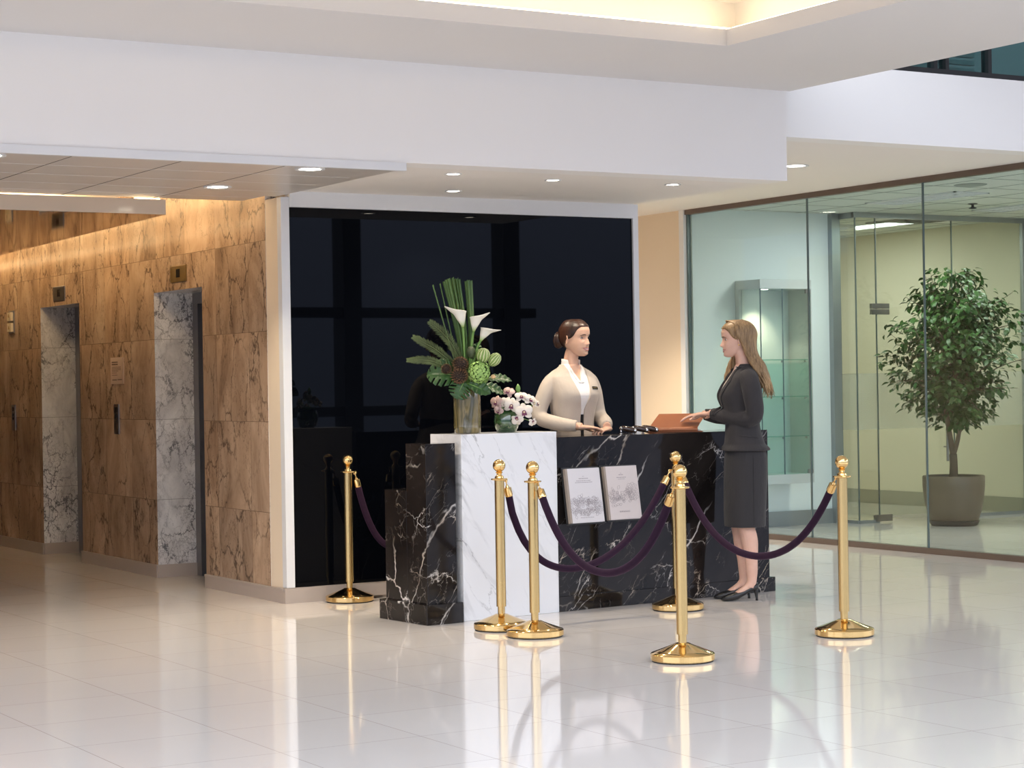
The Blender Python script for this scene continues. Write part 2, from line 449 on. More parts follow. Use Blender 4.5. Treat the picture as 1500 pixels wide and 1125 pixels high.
# lift doors
for k, (y0, y1) in enumerate((D1, D2)):
    bm = NB(); box(bm, XL+dep-.02, XL+dep+.03, y0, y1, 0, DZ)
    box(bm, XL+dep-.06, XL+dep-.02, y1-.10, y1, 0, DZ, 1); box(bm, XL+dep-.06, XL+dep-.02, y0, y0+.10, 0, DZ, 1); box(bm, XL+dep-.06, XL+dep-.02, y0+.1, y1-.1, DZ-.08, DZ, 1)
    struct('door_%d' % (k+1), bm, [M['darksteel'], M['steel']])
# skirting
bm = NB(); t_ = .014
for y0, y1 in ((YB-.0, D1[0]), D1[1:]+D2[:1], (D2[1], 20.0)): box(bm, XL-t_, XL, y0, y1, 0, .085); box(bm, XL-t_-.003, XL, y0, y1, .079, .094)
for y1 in (D1[1], D2[1]): box(bm, XL, XL+dep-.06, y1-t_, y1, 0, .094)
struct('baseboard_left', bm, M['skirting'])
# black glass wall with frame
bm = NB(); box(bm, 5.40, 8.075, YB-.012, YB+.02, .098, 2.537); struct('wall_back', bm, M['blackglass'])
bm = NB()
box(bm, XL, 5.407, YB-.03, YB+.03, .1, 2.60); box(bm, 8.068, 8.112, YB-.03, YB+.03, 0.1, 2.637)
struct('trim_4', bm, M['post'])
bm = NB(); box(bm, 5.407, 8.068, YB-.045, YB+.03, 2.537, 2.637); struct('trim_5', bm, M['post'])
bm = NB(); box(bm, XL-t_, 8.112, YB-.034, YB, 0, .098); box(bm, 5.75, 6.03, YB-.10, YB-.034, 0.02, .10); struct('baseboard_back', bm, M['skirting'])
bm = NB(); box(bm, 5.42, 8.112, YB+.02, YB+.2, 0, 2.637); box(bm, 8.0, 8.112, YB+.03, 16, 0, 2.95); struct('wall_core', bm, M['beige'])
# right hand side: fascia, soffit, glazing above
YF = 10.24; ZR = 2.947
bm = NB(); box(bm, 8.06, 18, YF, YF+.18, ZR, 3.44); struct('trim_6', bm, M['white'])
bm = NB(); box(bm, 8.0, 10.95, YF+.18, 18, ZR, ZR+.08); struct('ceiling.005', bm, M['soffit'])
# unseen roof slab added to hold sky light off the right fascia
bm = NB(); box(bm, 8.3, 18, -2.5, 10.24, 4.7, 4.8); struct('sky_block_roof', bm, M['ceil'])
# unseen walls added to keep sky light out of the lift lobby
bm = NB(); box(bm, 2.1, 2.3, 12.1, 20, 0, 2.9); box(bm, -5, 2.3, 11.9, 12.1, 0, 2.9); box(bm, 2.1, 5.4, 20, 20.2, 0, 2.9); struct('lobby_light_block', bm, M['tan'])
# upper storey glazing with blinds
bm = NB(); box(bm, 8.06, 18, YF+.03, YF+.04, 3.47, 4.9); struct('window_1', bm, m_glass('dark_teal_glass', (.58, .77, .77), .03))
bm = NB(); box(bm, 8.06, 18, YF+.0, YF+.07, 3.44, 3.475)
for x in (9.52, 9.625, 10.02, 10.95, 11.9, 13): box(bm, x-.016, x+.016, YF+.0, YF+.07, 3.475, 4.9)
struct('trim_7', bm, M['dark'])
bm = NB()
for k in range(26): box(bm, 8.2, 10.12, YF+.25, YF+.29, 3.46+.055*k, 3.49+.055*k)
struct('trim_8', bm, plain('grey_blind', (.34, .38, .38), .6))
bm = NB(); box(bm, 8.06, 18, 13, 13.1, 3.44, 6); struct('wall_upper', bm, plain('grey_upper_wall', (.20, .26, .26), .7))
bm = NB(); box(bm, 8.06, 18, YF+.18, 13, 3.36, 3.44); box(bm, 8.06, 18, YF+.02, 13, 5.6, 5.7); struct('floor.001', bm, M['dark'])
# glass partition (runs along Y) and beige wall at its far end
XG = 10.87
gl = [(10.26, 11.862), (11.868, 13.278), (13.284, 15.0)]
for k, (y0, y1) in enumerate(gl):
    bm = NB(); box(bm, XG-.006, XG+.006, y0, y1, .045, ZR-.045); struct('window_%d' % (k+2), bm, M['glass'])
bm = NB()
for y in (11.865, 13.281): box(bm, XG-.007, XG+.007, y-.006, y+.006, .045, ZR-.04)
box(bm, XG-.012, XG+.012, 14.985, 15.0, .04, ZR-.04)
struct('trim_9', bm, M['joint'])
bm = NB(); box(bm, XG-.03, XG+.03, 10.26, 15.0, 0, .045); box(bm, XG-.03, XG+.03, 10.26, 15.0, ZR-.045, ZR); struct('trim_10', bm, M['bronze'])
bm = NB(); box(bm, 10.825, 10.885, 15.0, 15.07, 0, ZR); struct('trim_11', bm, M['post'])
bm = NB(); box(bm, 10.84, 10.90, 15.07, 18, 0, ZR); box(bm, 8.0, 10.84, 17.9, 18, 0, ZR); struct('wall_beige', bm, M['beige'])
# office behind the glass
YT = 14.97
bm = NB(); box(bm, 10.9, 12.50, YT, YT+.1, 0, 2.96); struct('wall_office', bm, M['teal'])
bm = NB(); box(bm, 10.9, 12.50, YT-.015, YT, 0, .14); struct('baseboard_office', bm, M['alu'])
bm = NB(); box(bm, 14.80, 14.9, 8, 20, 0, 2.96); box(bm, 12.5, 14.8, 18.4, 18.5, 0, 2.96); box(bm, 12.45, 12.5, YT+.1, 18.4, 0, 2.96); struct('wall_office_end', bm, M['olive'])
bm = NB(); box(bm, 14.785, 14.80, 8, 18.4, 0, .15); struct('baseboard_office_end', bm, plain('office_skirting', (.34, .33, .27), .4))
bm = NB(); box(bm, 10.9, 14.9, 10.42, 18.5, 2.955, 3.0)
for x in [10.9+.61*k for k in range(7)]: box(bm, x-.006, x+.006, 10.42, 18.5, 2.9535, 2.957, 1)
for y in [10.6+.61*k for k in range(13)]: box(bm, 10.9, 14.8, y-.006, y+.006, 2.9535, 2.957, 1)
struct('ceiling.006', bm, [M['octile'], plain('ceiling_grid', (.20, .22, .21), .6)])
# inner glass front with door
YC = 14.70
def pane(name, x0, x1, y0, y1, segs=((.03, .89, 'glass2'), (.89, 1.425, 'frost'), (1.425, 2.93, 'glass2'))):
    bm = NB()
    for i, (a, b, _) in enumerate(segs): box(bm, x0, x1, y0, y1, a, b, i)
    return struct(name, bm, [M[s[2]] for s in segs])
pane('window_5', 12.594, 12.604, YC+.01, YT-.02)
pane('window_6', 12.61, 12.85, YC-.005, YC+.005)
pane('window_7', 13.83, 14.77, YC-.005, YC+.005)
bm = NB(); box(bm, 12.50, 12.60, YT-.06, YT+.03, 0, 2.955); box(bm, 12.58, 12.62, YC, YT-.06, 2.90, 2.955); box(bm, 12.58, 14.80, YC-.02, YC+.02, 2.905, 2.955); box(bm, 14.765, 14.80, YC-.02, YC+.02, 0, 2.905)
box(bm, 12.59, 12.61, YC, YT-.06, 0, .03); box(bm, 12.60, 12.85, YC-.01, YC+.01, 0, .03); box(bm, 13.83, 14.765, YC-.01, YC+.01, 0, .03)
struct('trim_12', bm, M['alu'])
bm = NB()
for x in (12.604, 12.853, 13.826): box(bm, x-.005, x+.005, YC-.006, YC+.006, .03, 2.905)
struct('trim_13', bm, M['joint'])
dr = pane('door_3', 12.862, 13.818, YC-.005, YC+.005, ((.06, .89, 'glass2'), (.89, 1.425, 'frost'), (1.425, 2.88, 'glass2')))
bm = NB(); box(bm, 12.80, 13.0, YC-.02, YC+.02, .012, .075); struct('door_hinge_bottom', bm, M['steel'], parent=dr)
bm = NB(); box(bm, 12.79, 13.0, YC-.02, YC+.02, 1.985, 2.035); box(bm, 12.79, 13.0, YC-.021, YC+.021, 2.04, 2.09); struct('door_patch_fitting', bm, M['steel'], parent=dr)
bm = NB(); tube(bm, [(13.69, YC-.05, .56), (13.69, YC-.05, 1.30)], .014, 10)
for z in (.70, 1.16): tube(bm, [(13.69, YC-.05, z), (13.69, YC, z)], .008, 8)
struct('door_handle', bm, M['steel'], parent=dr)
# far facade of the atrium behind the viewer (seen in reflections)
bm = NB()
for x in (-8, -5.5, -3.0, -.5, 2.0, 4.5, 7.0, 9.5, 12.0, 14.5, 17.5): box(bm, x-.16, x+.16, -6.0, -5.6, 0, 7)
for z in (0, .9, 2.5, 4.4, 6.9): box(bm, -8, 18, -5.95, -5.65, z, z+.16)
struct('trim_14', bm, M['dark'])
# ------------------------------------------------------------------ lamps
def lamp_spot(name, loc, energy, col, size=math.radians(110), blend=.6, rad=.04):
    L = bpy.data.lights.new(name, 'SPOT'); L.energy = energy; L.color = col; L.spot_size = size; L.spot_blend = blend; L.shadow_soft_size = rad
    o = bpy.data.objects.new(name, L); o.location = loc; COL.objects.link(o); return o
def lamp_area(name, loc, energy, col, sx, sy, rot=(0,0,0)):
    L = bpy.data.lights.new(name, 'AREA'); L.shape = 'RECTANGLE'; L.size = sx; L.size_y = sy; L.energy = energy; L.color = col
    o = bpy.data.objects.new(name, L); o.location = loc; o.rotation_euler = rot; COL.objects.link(o); return o

def downlight(x, y, z, r, label, group, warm=True, energy=34, wide=False):
    t = empty('downlight', (x, y, z), 0, label, 'ceiling light', group)
    bm = NB(); lathe(bm, [(r*.72, .004), (r*.74, -.004), (r*.98, -.006), (r, -.002), (r, .004)], 28)
    build('trim_ring', bm, M['post'], t, smooth=True)
    bm = NB(); lathe(bm, [(0, -.0015), (r*.73, -.001), (r*.73, .002), (0, .002)], 24)
    build('lens', bm, M['downglow'] if warm else M['downglow_white'], t)
    lamp_spot('downlight_lamp', (x, y, z-.02), energy, (1, .85, .65) if warm else (1, .95, .86))
    return t
g1 = 'small downlights in the soffit above the desk'
downlight(5.87, 10.455, 2.637, .052, 'small downlight in the soffit, nearest the metal canopy and closer to the beam', g1)
downlight(6.385, 11.377, 2.637, .055, 'small downlight in the soffit just above the black glass wall', g1)
downlight(6.623, 10.541, 2.637, .052, 'small downlight in the soffit above the receptionist', g1)
downlight(7.494, 10.494, 2.637, .052, 'small downlight in the soffit, furthest right near the beam end', g1)
g2 = 'round downlights in the metal panel canopy'
downlight(4.788, 10.15, 2.5915, .085, 'round downlight in the canopy panel near its right corner', g2, True, 34)
downlight(4.70, 11.26, 2.5915, .085, 'round downlight at the rear of the canopy above the near lift', g2, True, 62)
downlight(3.00, 10.17, 2.5915, .085, 'round downlight in the canopy cut off by the left edge', g2, True, 30)
downlight(9.395, 11.606, ZR, .10, 'large downlight in the high soffit, half hidden by the beam end', None, False, 30)
downlight(9.45, 14.7, ZR, .10, 'unseen downlight added at the rear of the high soffit to light the beige wall', None, True, 200)  # extra source out of view, added to brighten the beige wall

# warm strips in the coves
s = build('light_strip', (lambda b: (box(b, OX0, OX+.12, OY+.09, OY+.12, 3.30, 3.325), b)[1])(NB()), M['cove'])
tag(s, 'warm light strip hidden in the ceiling cove along its long side', 'light strip', 'warm strips in the ceiling cove')
s = build('light_strip', (lambda b: (box(b, OX+.09, OX+.12, OY0, OY+.07, 3.30, 3.325), b)[1])(NB()), M['cove'])
tag(s, 'warm light strip hidden in the ceiling cove along its right side', 'light strip', 'warm strips in the ceiling cove')
bm = NB(); box(bm, OX0-.12, OX0-.09, OY0, OY, 3.30, 3.325); box(bm, OX0-.09, OX, OY0-.12, OY0-.09, 3.30, 3.325)
bm2 = NB(); prism(bm2, [(4.50, sy+.05), (4.66, sy+.05), (4.935, 19.8), (4.775, 19.8)], 2.588, 2.594)
s = build('light_strip', bm2, M['cove2']); tag(s, 'warm light strip above the lift lobby ceiling washing the marble wall', 'light strip')
s = build('light_strip', bm, M['cove']); tag(s, 'warm light strip hidden in the ceiling cove along its near and left sides', 'light strip', 'warm strips in the ceiling cove')
# office ceiling fixtures
def troffer(cx, cy, sx, sy_, label, energy):
    t = empty('recessed_fluorescent', (cx, cy, 2.956), 0, label, 'ceiling light', 'louvred fluorescent fittings in the office ceiling')
    bm = NB()
    for a in ((-sx/2, -sx/2+.02, -sy_/2, sy_/2), (sx/2-.02, sx/2, -sy_/2, sy_/2), (-sx/2, sx/2, -sy_/2, -sy_/2+.02), (-sx/2, sx/2, sy_/2-.02, sy_/2)): box(bm, *a, -.012, .0)
    n = 16
    for k in range(1, n): yy = -sy_/2 + sy_*k/n; box(bm, -sx/2+.02, sx/2-.02, yy-.004, yy+.004, -.010, -.001)
    box(bm, -.008, .008, -sy_/2, sy_/2, -.011, -.001)
    build('louvre', bm, M['post'], t)
    bm = NB(); box(bm, -sx/2+.02, sx/2-.02, -sy_/2+.02, sy_/2-.02, -.0005, .001); build('tube_panel', bm, M['tube'], t)
    lamp_area('fluorescent_lamp', (cx, cy, 2.93), energy, (1, .96, .86), sx*.9, sy_*.9)
troffer(12.22, 13.3, .40, 1.15, 'louvred fluorescent fitting in the office ceiling, the long one above the tree', 31)
troffer(13.75, 13.55, .40, 1.15, 'louvred fluorescent fitting in the office ceiling cut off at the right edge', 24)
troffer(13.60, 16.50, .55, 1.16, 'louvred fluorescent fitting seen inside the inner glass room', 22)
t = empty('ceiling_speaker', (11.745, 12.25, 2.954), 0, 'round grey ceiling speaker in the office ceiling', 'speaker')
bm = NB(); lathe(bm, [(0, -.012), (.11, -.010), (.13, -.004), (.135, 0)], 28); build('grille', bm, plain('grey_grille', (.30, .33, .31), .7), t, smooth=True)
t = empty('smoke_detector', (13.05, 13.587, 2.954), 0, 'tiny sprinkler head on the office ceiling right of the fluorescent fitting', 'sprinkler')
bm = NB(); lathe(bm, [(0, -.05), (.035, -.045), (.035, -.038), (.012, -.03), (.012, -.01), (.045, -.005), (.045, 0)], 16); build('head', bm, M['darksteel'], t, smooth=True)
t = empty('air_diffuser', (13.86, 15.35, 2.953), 0, 'square dark air diffuser in the inner room ceiling', 'air vent')
bm = NB()
for k in range(4): r = .30-.07*k; 
for k in range(4):
    r = .30-.07*k
    for a in ((-r, -r+.03, -r, r), (r-.03, r, -r, r), (-r, r, -r, -r+.03), (-r, r, r-.03, r)): box(bm, *a, -.01-.006*k, 0)
build('vanes', bm, plain('vent_grey', (.22, .23, .21), .6), t)
# ------------------------------------------------------------------ reception desk
TH = math.radians(4.5)
DU = Vector((math.cos(TH), math.sin(TH), 0)); DV = Vector((-math.sin(TH), math.cos(TH), 0)); DP = Vector((5.493, 10.176, 0))
def D(u, v, z=0.): return DP + DU*u + DV*v + Z_*z
t = empty('reception_desk', DP, TH, 'black marble reception desk with a stepped left end and white marble front block', 'reception desk')
bm = NB()
prism(bm, [(.03, .035), (.235, .035), (.235, .25), (.03, .25)], .10, 1.042)
prism(bm, [(.03, .25), (.235, .25), (.235, .49), (.03, .49)], .10, .767)
build('stepped_end_block', bm, M['black_marble'], t, bevel=.003)
bm = NB(); box(bm, 0, .252, 0, .52, 0, .118); build('end_plinth', bm, M['black_marble'], t, bevel=.003)
bm = NB(); box(bm, .275, .968, .03, .36, 0, 1.09); build('white_marble_block', bm, M['white_marble'], t, bevel=.003)
bm = NB(); box(bm, .968, 2.70, .05, .44, 0, 1.054); build('counter_block', bm, M['black_marble'], t, bevel=.003)
bm = NB(); box(bm, .970, 2.735, .034, .30, 0, .092); build('counter_plinth', bm, M['black_marble'], t, bevel=.003)

# ------------------------------------------------------------------ stanchions and ropes
def make_stanchion(name, loc, rz, sc, label, gr):
    t = empty(name, (loc[0], loc[1], 0), rz, label, 'stanchion', gr)
    t.scale = (sc, sc, sc)
    return t
def stan_parts(t):
    bm = NB(); lathe(bm, [(0, .004), (.150, .004), (.157, .010), (.157, .036), (.153, .041), (.12, .053), (.05, .080), (.034, .088), (0, .090)], 48)
    build('base', bm, M['brass'], t, angle=35)
    bm = NB(); lathe(bm, [(0, 0), (.150, 0), (.150, .006), (0, .006)], 40); build('foot_ring', bm, M['rubber'], t)
    bm = NB(); lathe(bm, [(.0205, .082), (.0205, .128), (.0275, .130), (.0275, .838), (.0, .838)], 28); build('pole', bm, M['brassb'], t, angle=35)
    bm = NB(); lathe(bm, [(0, .838), (.030, .838), (.046, .842), (.048, .846), (.046, .850), (.026, .853), (.024, .862), (.016, .868), (.014, .876), (.018, .880), (.022, .884), (.012, .890), (0, .890)], 32)
    build('collar', bm, M['brass'], t, angle=40)
    bm = NB(); ball(bm, (0, 0, .922), .036, 28, 18); build('ball_finial', bm, M['brass'], t, smooth=True)
    return t
ST = {'mid': (5.805, 8.109), 'back': (7.088, 9.942), 's780': (5.736, 9.389), 's730': (5.748, 9.768), 's502': (5.732, 11.66), 'right': (7.062, 8.374), 'hid': (6.30, 11.52)}
gs = 'brass rope stanchions around the desk'
lab = {'mid': ('brass ball-top stanchion nearest the viewer, in front of the key fobs', 1.012), 'back': ('brass ball-top stanchion close to the black counter, half hidden by the nearest one', 1.0),
       's780': ('brass ball-top stanchion in front of the white block, the right one of the close pair', 1.0), 's730': ('brass ball-top stanchion in front of the white block, the left one of the close pair', 1.0),
       's502': ('brass ball-top stanchion standing alone by the black glass wall', .985), 'right': ('brass ball-top stanchion furthest right, in front of the glass partition', 1.01)}
root0 = None
for k in ('mid', 'back', 's780', 's730', 's502', 'right'):
    l_, sc = lab[k]
    if root0 is None:
        root0 = stan_parts(make_stanchion('stanchion', ST[k], .2, sc, l_, gs))
    else:
        r = make_stanchion('stanchion', ST[k], .2+.5*len(k), sc, l_, gs)
        for ch in list(root0.children):
            c = ch.copy(); COL.objects.link(c); c.parent = r
# one more stanchion stands behind the desk and carries the far rope
r = make_stanchion('stanchion', ST['hid'], .4, .985, 'brass ball-top stanchion hidden behind the stepped desk end', gs)
for ch in list(root0.children):
    c = ch.copy(); COL.objects.link(c); c.parent = r
SCL = {k: v[1] for k, v in lab.items()}; SCL['hid'] = .985

velvet = NT('purple_velvet'); vv = velvet.coord(); vb = velvet.bsdf(velvet.mix(velvet.noise(vv, 40, 3).outputs[0], (.012, .004, .013), (.026, .008, .024)), .85, 0, .2)
vb.inputs['Sheen Weight'].default_value = .18; vb.inputs['Sheen Roughness'].default_value = .4; vb.inputs['Sheen Tint'].default_value = (.5, .25, .5, 1)
M['velvet'] = velvet.m
def rope(a, b, dipz, label, n=30, skew=1.0):
    """velvet rope hung between two stanchion collars"""
    pa = Vector((*ST[a], .846*SCL[a])); pb = Vector((*ST[b], .846*SCL[b]))
    d = (pb-pa); d.z = 0; L = d.length; d.normalize()
    A = pa + d*.046*SCL[a]; B = pb - d*.046*SCL[b]
    t = empty('velvet_rope', (A+B)/2, 0, label, 'rope barrier', 'velvet ropes between the stanchions')
    off = (A+B)/2
    # catenary-like curve
    lo = dipz + .02; sag = (A.z+B.z)/2 - lo
    path = []
    for i in range(n+1):
        s = i/n; p = A.lerp(B, s); w = 4*s**skew*(1-s**skew); p.z -= sag*(.72*w + .28*(1-(1-w)**2)); path.append(p-off)
    # arc lengths
    acc = [0]
    for p, q in zip(path, path[1:]): acc.append(acc[-1]+(q-p).length)
    def at(s):
        for i in range(n):
            if acc[i+1] >= s: return path[i].lerp(path[i+1], (s-acc[i])/(acc[i+1]-acc[i]))
        return path[-1]
    T = acc[-1]
    for s0, sg in ((0, 1), (T, -1)):
        g = lambda q: at(s0 + sg*q)
        bm = NB(); tube(bm, [g(.038), g(.05), g(.052), g(.094), g(.098), g(.105)], [.007, .012, .0215, .0235, .0225, .019], 16); build('ferrule', bm, M['brass'], t, angle=40)
        bm = NB(); tube(bm, [g(.002), g(.012), g(.028), g(.042)], [.0045, .006, .0035, .005], 8)
        ring = [g(.004) + Vector((d.x*.010*math.cos(q), d.y*.010*math.cos(q), .010*math.sin(q)-.004)) for q in [2*PI*i/12 for i in range(13)]]
        tube(bm, ring, .0028, 6, cap=False); build('snap_hook', bm, M['brass'], t, smooth=True)
    bm = NB(); m = 44
    tube(bm, [at(.09 + (T-.18)*i/m) for i in range(m+1)], .0205, 14); build('cord', bm, M['velvet'], t, smooth=True)
    return t
rope('s780', 'mid', .37, 'purple velvet rope from the close pair to the nearest stanchion')
rope('s730', 'back', .285, 'purple velvet rope hanging closest to the black counter front', skew=.74)
rope('back', 'right', .355, 'purple velvet rope on the right hanging across the legs of the woman in the suit')
rope('s502', 'hid', .32, 'dark velvet rope by the black glass wall running behind the desk')

# ------------------------------------------------------------------ brochures on the desk front
M['paper_a'] = plain('pale_cover', (.66, .63, .64), .5, var=.02); M['paper_b'] = plain('pinkish_cover', (.64, .57, .55), .5, var=.02)
M['spine'] = plain('tan_spine', (.33, .27, .22), .6); M['ink'] = plain('cover_ink', (.30, .26, .27), .7); M['pages'] = plain('page_block', (.75, .73, .70), .7)
def rrow(bm, x0, x1, z, h, y, seed):
    """a row of tiny word-like strokes"""
    q = random.Random(seed); x = x0
    while x < x1:
        w = q.uniform(.006, .018); w = min(w, x1-x)
        box(bm, x, x+w, y-.0006, y, z, z+h*.6); x += w + .0025
def flower(bm, cx, cz, r, y, q, n=5):
    rings = 3
    for k in range(rings):
        rr = r*(k+1)/rings; m = n+k
        for i in range(m):
            a0 = 2*PI*(i+q.random()*.3)/m; a1 = a0 + 2*PI/m*.95
            pts = []
            for s in range(7):
                a = a0+(a1-a0)*s/6; rad = rr*(.72+.28*math.sin(PI*s/6))*(1+.06*q.uniform(-1, 1))
                pts.append((cx+rad*math.cos(a), y-.0006, cz+rad*.8*math.sin(a)))
            tube(bm, pts, .0007, 4, up=(0,1,0))
    for i in range(6):
        a = q.uniform(0, 2*PI); tube(bm, [(cx, y-.0006, cz), (cx+r*.2*math.cos(a), y-.0006, cz+r*.2*math.sin(a))], .0007, 4, up=(0,1,0))
def leafline(bm, cx, cz, r, a, y):
    for sg in (1, -1):
        pts = []
        for s in range(7):
            t_ = s/6; w = sg*.32*r*math.sin(PI*t_)
            pts.append((cx+r*t_*math.cos(a)-w*math.sin(a), y-.0006, cz+r*t_*math.sin(a)+w*math.cos(a)))
        tube(bm, pts, .0006, 4, up=(0,1,0))
def brochure(u0, z0, w, h, cover, label, kind):
    th = .022; tilt = math.atan2(.052, h)
    t = empty('brochure', D(u0, -.044, z0), TH, label, 'brochure', 'brochures on the counter front')
    t.rotation_euler = (-tilt, 0, TH)
    bm = NB(); box(bm, 0, w, -.002+.002, .002, 0, h); box(bm, 0, w, th-.002, th, 0, h); build('cover', bm, cover, t)
    bm = NB(); box(bm, .006, w-.004, .002, th-.002, .004, h-.004); build('page_block', bm, M['pages'], t)
    bm = NB(); box(bm, -.003, .012, -.0015, th+.001, 0, h); build('spine', bm, M['spine'], t)
    bf = NB(); bt = NB(); bm = NB(); q = random.Random(5 if kind else 9)
    cx = w*.5
    if kind == 0:
        rrow(bt, cx-.006, cx+.006, h*.845, .004, 0, 1); rrow(bt, cx-.035, cx+.035, h*.805, .006, 0, 2); rrow(bt, cx-.055, cx+.055, h*.765, .005, 0, 3); rrow(bt, cx-.065, cx+.065, h*.735, .005, 0, 4)
        for i in range(14): flower(bm, .04+(w-.075)*(i%7)/6, h*(.22 if i < 7 else .37)+q.uniform(-.012, .012), q.uniform(.024, .036), 0, q)
        for i in range(34): leafline(bm, q.uniform(.02, w-.03), q.uniform(h*.12, h*.48), q.uniform(.015, .03), q.uniform(0, 6.3), 0)
        rrow(bf, cx-.05, cx+.05, h*.09, .004, 0, 5)
    else:
        rrow(bt, cx-.004, cx+.004, h*.86, .004, 0, 1); rrow(bt, cx-.018, cx+.018, h*.83, .006, 0, 6); rrow(bt, cx-.036, cx+.036, h*.78, .006, 0, 7); rrow(bt, cx-.026, cx+.026, h*.75, .004, 0, 8)
        for cxx, czz, rr in ((.055, h*.47, .04), (.05, h*.36, .026), (.20, h*.58, .045), (.14, h*.45, .04), (.21, h*.44, .04), (.175, h*.52, .03), (.09, h*.40, .022)): flower(bm, cxx, czz, rr, 0, q)
        for i in range(26): leafline(bm, q.choice([q.uniform(.02, .09), q.uniform(.11, .21)]), q.uniform(h*.32, h*.60), q.uniform(.015, .03), q.uniform(0, 6.3), 0)
        for i in range(4): leafline(bm, .03+.02*i, h*.27, .022, q.uniform(-.4, .4), 0)
        rrow(bf, cx-.04, cx+.04, h*.155, .003, 0, 9); rrow(bf, cx-.04, cx+.04, h*.135, .006, 0, 10)
    build('printed_drawing', bm, M['ink'], t); build('printed_title', bt, M['ink'], t); build('printed_footer', bf, M['ink'], t)
    bm = NB(); box(bm, -.014, w+.012, th+.0015, th+.006, -.006, h+.010); box(bm, -.014, w+.012, .002, th+.006, -.010, -.0015)
    o = build('display_holder', bm, M['dark'], D(0,0,0) and None)
    o.location = t.location; o.rotation_euler = t.rotation_euler
    tag(o, 'black display holder on the counter front carrying the ' + ('left brochure' if kind == 0 else 'right brochure'), 'display holder', 'brochure holders on the counter front')
    return t
brochure(1.012, .535, .257, .331, M['paper_a'], 'left brochure on the black counter with a wide band of flower drawings', 0)
brochure(1.305, .540, .255, .329, M['paper_b'], 'right brochure on the black counter with flowers climbing at its right', 1)

# ------------------------------------------------------------------ key fobs on the counter
M['gloss_brown'] = plain('glossy_dark_brown', (.035, .018, .012), .08, 0, .6); M['chrome'] = plain('chrome', (.75, .75, .76), .12, 1.0, var=.02)
TOPZ = 1.0545
for k, (u, lab_) in enumerate(((1.60, 'glossy dark key fob on the counter, closest to the receptionist'), (1.695, 'glossy dark key fob on the counter, middle one of three'), (1.775, 'glossy dark key fob on the counter, touching the brown folder'))):
    t = empty('key_fob', D(u, .13, TOPZ), TH-.45, lab_, 'key fob', 'key fobs in a row on the counter'); t.scale = (1.05, 1.1, 1.3)
    Mx = Matrix.Translation((0, 0, .024)) @ Matrix.Rotation(.17, 4, 'Y')
    bm = NB(); tube(bm, [Mx @ Vector((x, 0, 0)) for x in (-.046, -.042, -.03, 0, .03, .036)], [(.003, .006), (.009, .016), (.0125, .021), (.014, .023), (.013, .021), (.012, .019)], 16, power=2.5); build('body', bm, M['gloss_brown'], t, smooth=True)
    bm = NB(); tube(bm, [Mx @ Vector((x, 0, 0)) for x in (.034, .044, .052, .055)], [(.0125, .0195), (.012, .018), (.008, .013), (.003, .006)], 16, power=2.5); build('chrome_tip', bm, M['chrome'], t, smooth=True)
    bm = NB(); tube(bm, [Mx @ Vector((x, 0, -.002)) for x in (-.05, -.044, -.040)], [(.004, .008), (.010, .017), (.010, .018)], 14); build('chrome_end_cap', bm, M['chrome'], t, smooth=True)
    bm = NB(); tube(bm, [(-.042, 0, 0), (-.042, 0, .026)], .0045, 10); tube(bm, [(-.042, 0, 0), (-.042, 0, .003)], .010, 12); build('foot', bm, M['chrome'], t, smooth=True)

# ------------------------------------------------------------------ brown leather folder
lea = NT('brown_leather'); lv = lea.coord(); ln_ = lea.noise(lv, 90, 4); lb = lea.bsdf(lea.mix(lea.noise(lv, 6, 3).outputs[0], (.26, .085, .035), (.34, .12, .05)), .45, 0, .4); lea.bump(lb, ln_.outputs[0], .12, .002)
M['leather'] = lea.m; M['lining'] = plain('dark_lining', (.10, .05, .03), .6); M['paper'] = plain('white_paper', (.80, .78, .74), .7)
t = empty('leather_folder', D(1.856, .235, TOPZ), -yaw+.02, 'brown leather folder lying half open on the counter under a hand', 'folder')
bm = NB(); box(bm, 0, .345, .004, .235, .0005, .006); build('back_cover', bm, M['leather'], t, bevel=.002)
bm = NB()
for k, (a, b) in enumerate(((.02, .33), (.04, .338), (.03, .325))): box(bm, a, b, .02, .22, .0065+.003*k, .009+.003*k)
build('paper_sheets', bm, M['paper'], t)
bm = NB()   # rounded spine and lifted front cover as one bent sheet
W0, W1 = 0.0, .31
prof = [(.012, .002), (.004, .006), (.000, .014), (.001, .022), (.006, .029), (.018, .0345), (.06, .049), (.14, .082), (.205, .116)]
inn = [(.016, .006), (.009, .009), (.005, .015), (.006, .021), (.010, .026), (.020, .0305), (.06, .045), (.14, .078), (.205, .112)]
sh = lambda z: .078*max(0, z-.03)/.08
def ring(x0):
    return [bm.verts.new((x0 + sh(z), y, z)) for y, z in prof] + [bm.verts.new((x0 + sh(z), y, z)) for y, z in inn[::-1]]
A = ring(W0); B = ring(W1); n = len(A)
for i in range(n): bm.faces.new((A[i], A[(i+1)%n], B[(i+1)%n], B[i]))
for i in range(8):
    bm.faces.new((A[i], A[n-1-i], A[n-2-i], A[i+1])); bm.faces.new((B[i], B[i+1], B[n-2-i], B[n-1-i]))
bmesh.ops.recalc_face_normals(bm, faces=bm.faces)
build('front_cover', bm, M['leather'], t, angle=40)

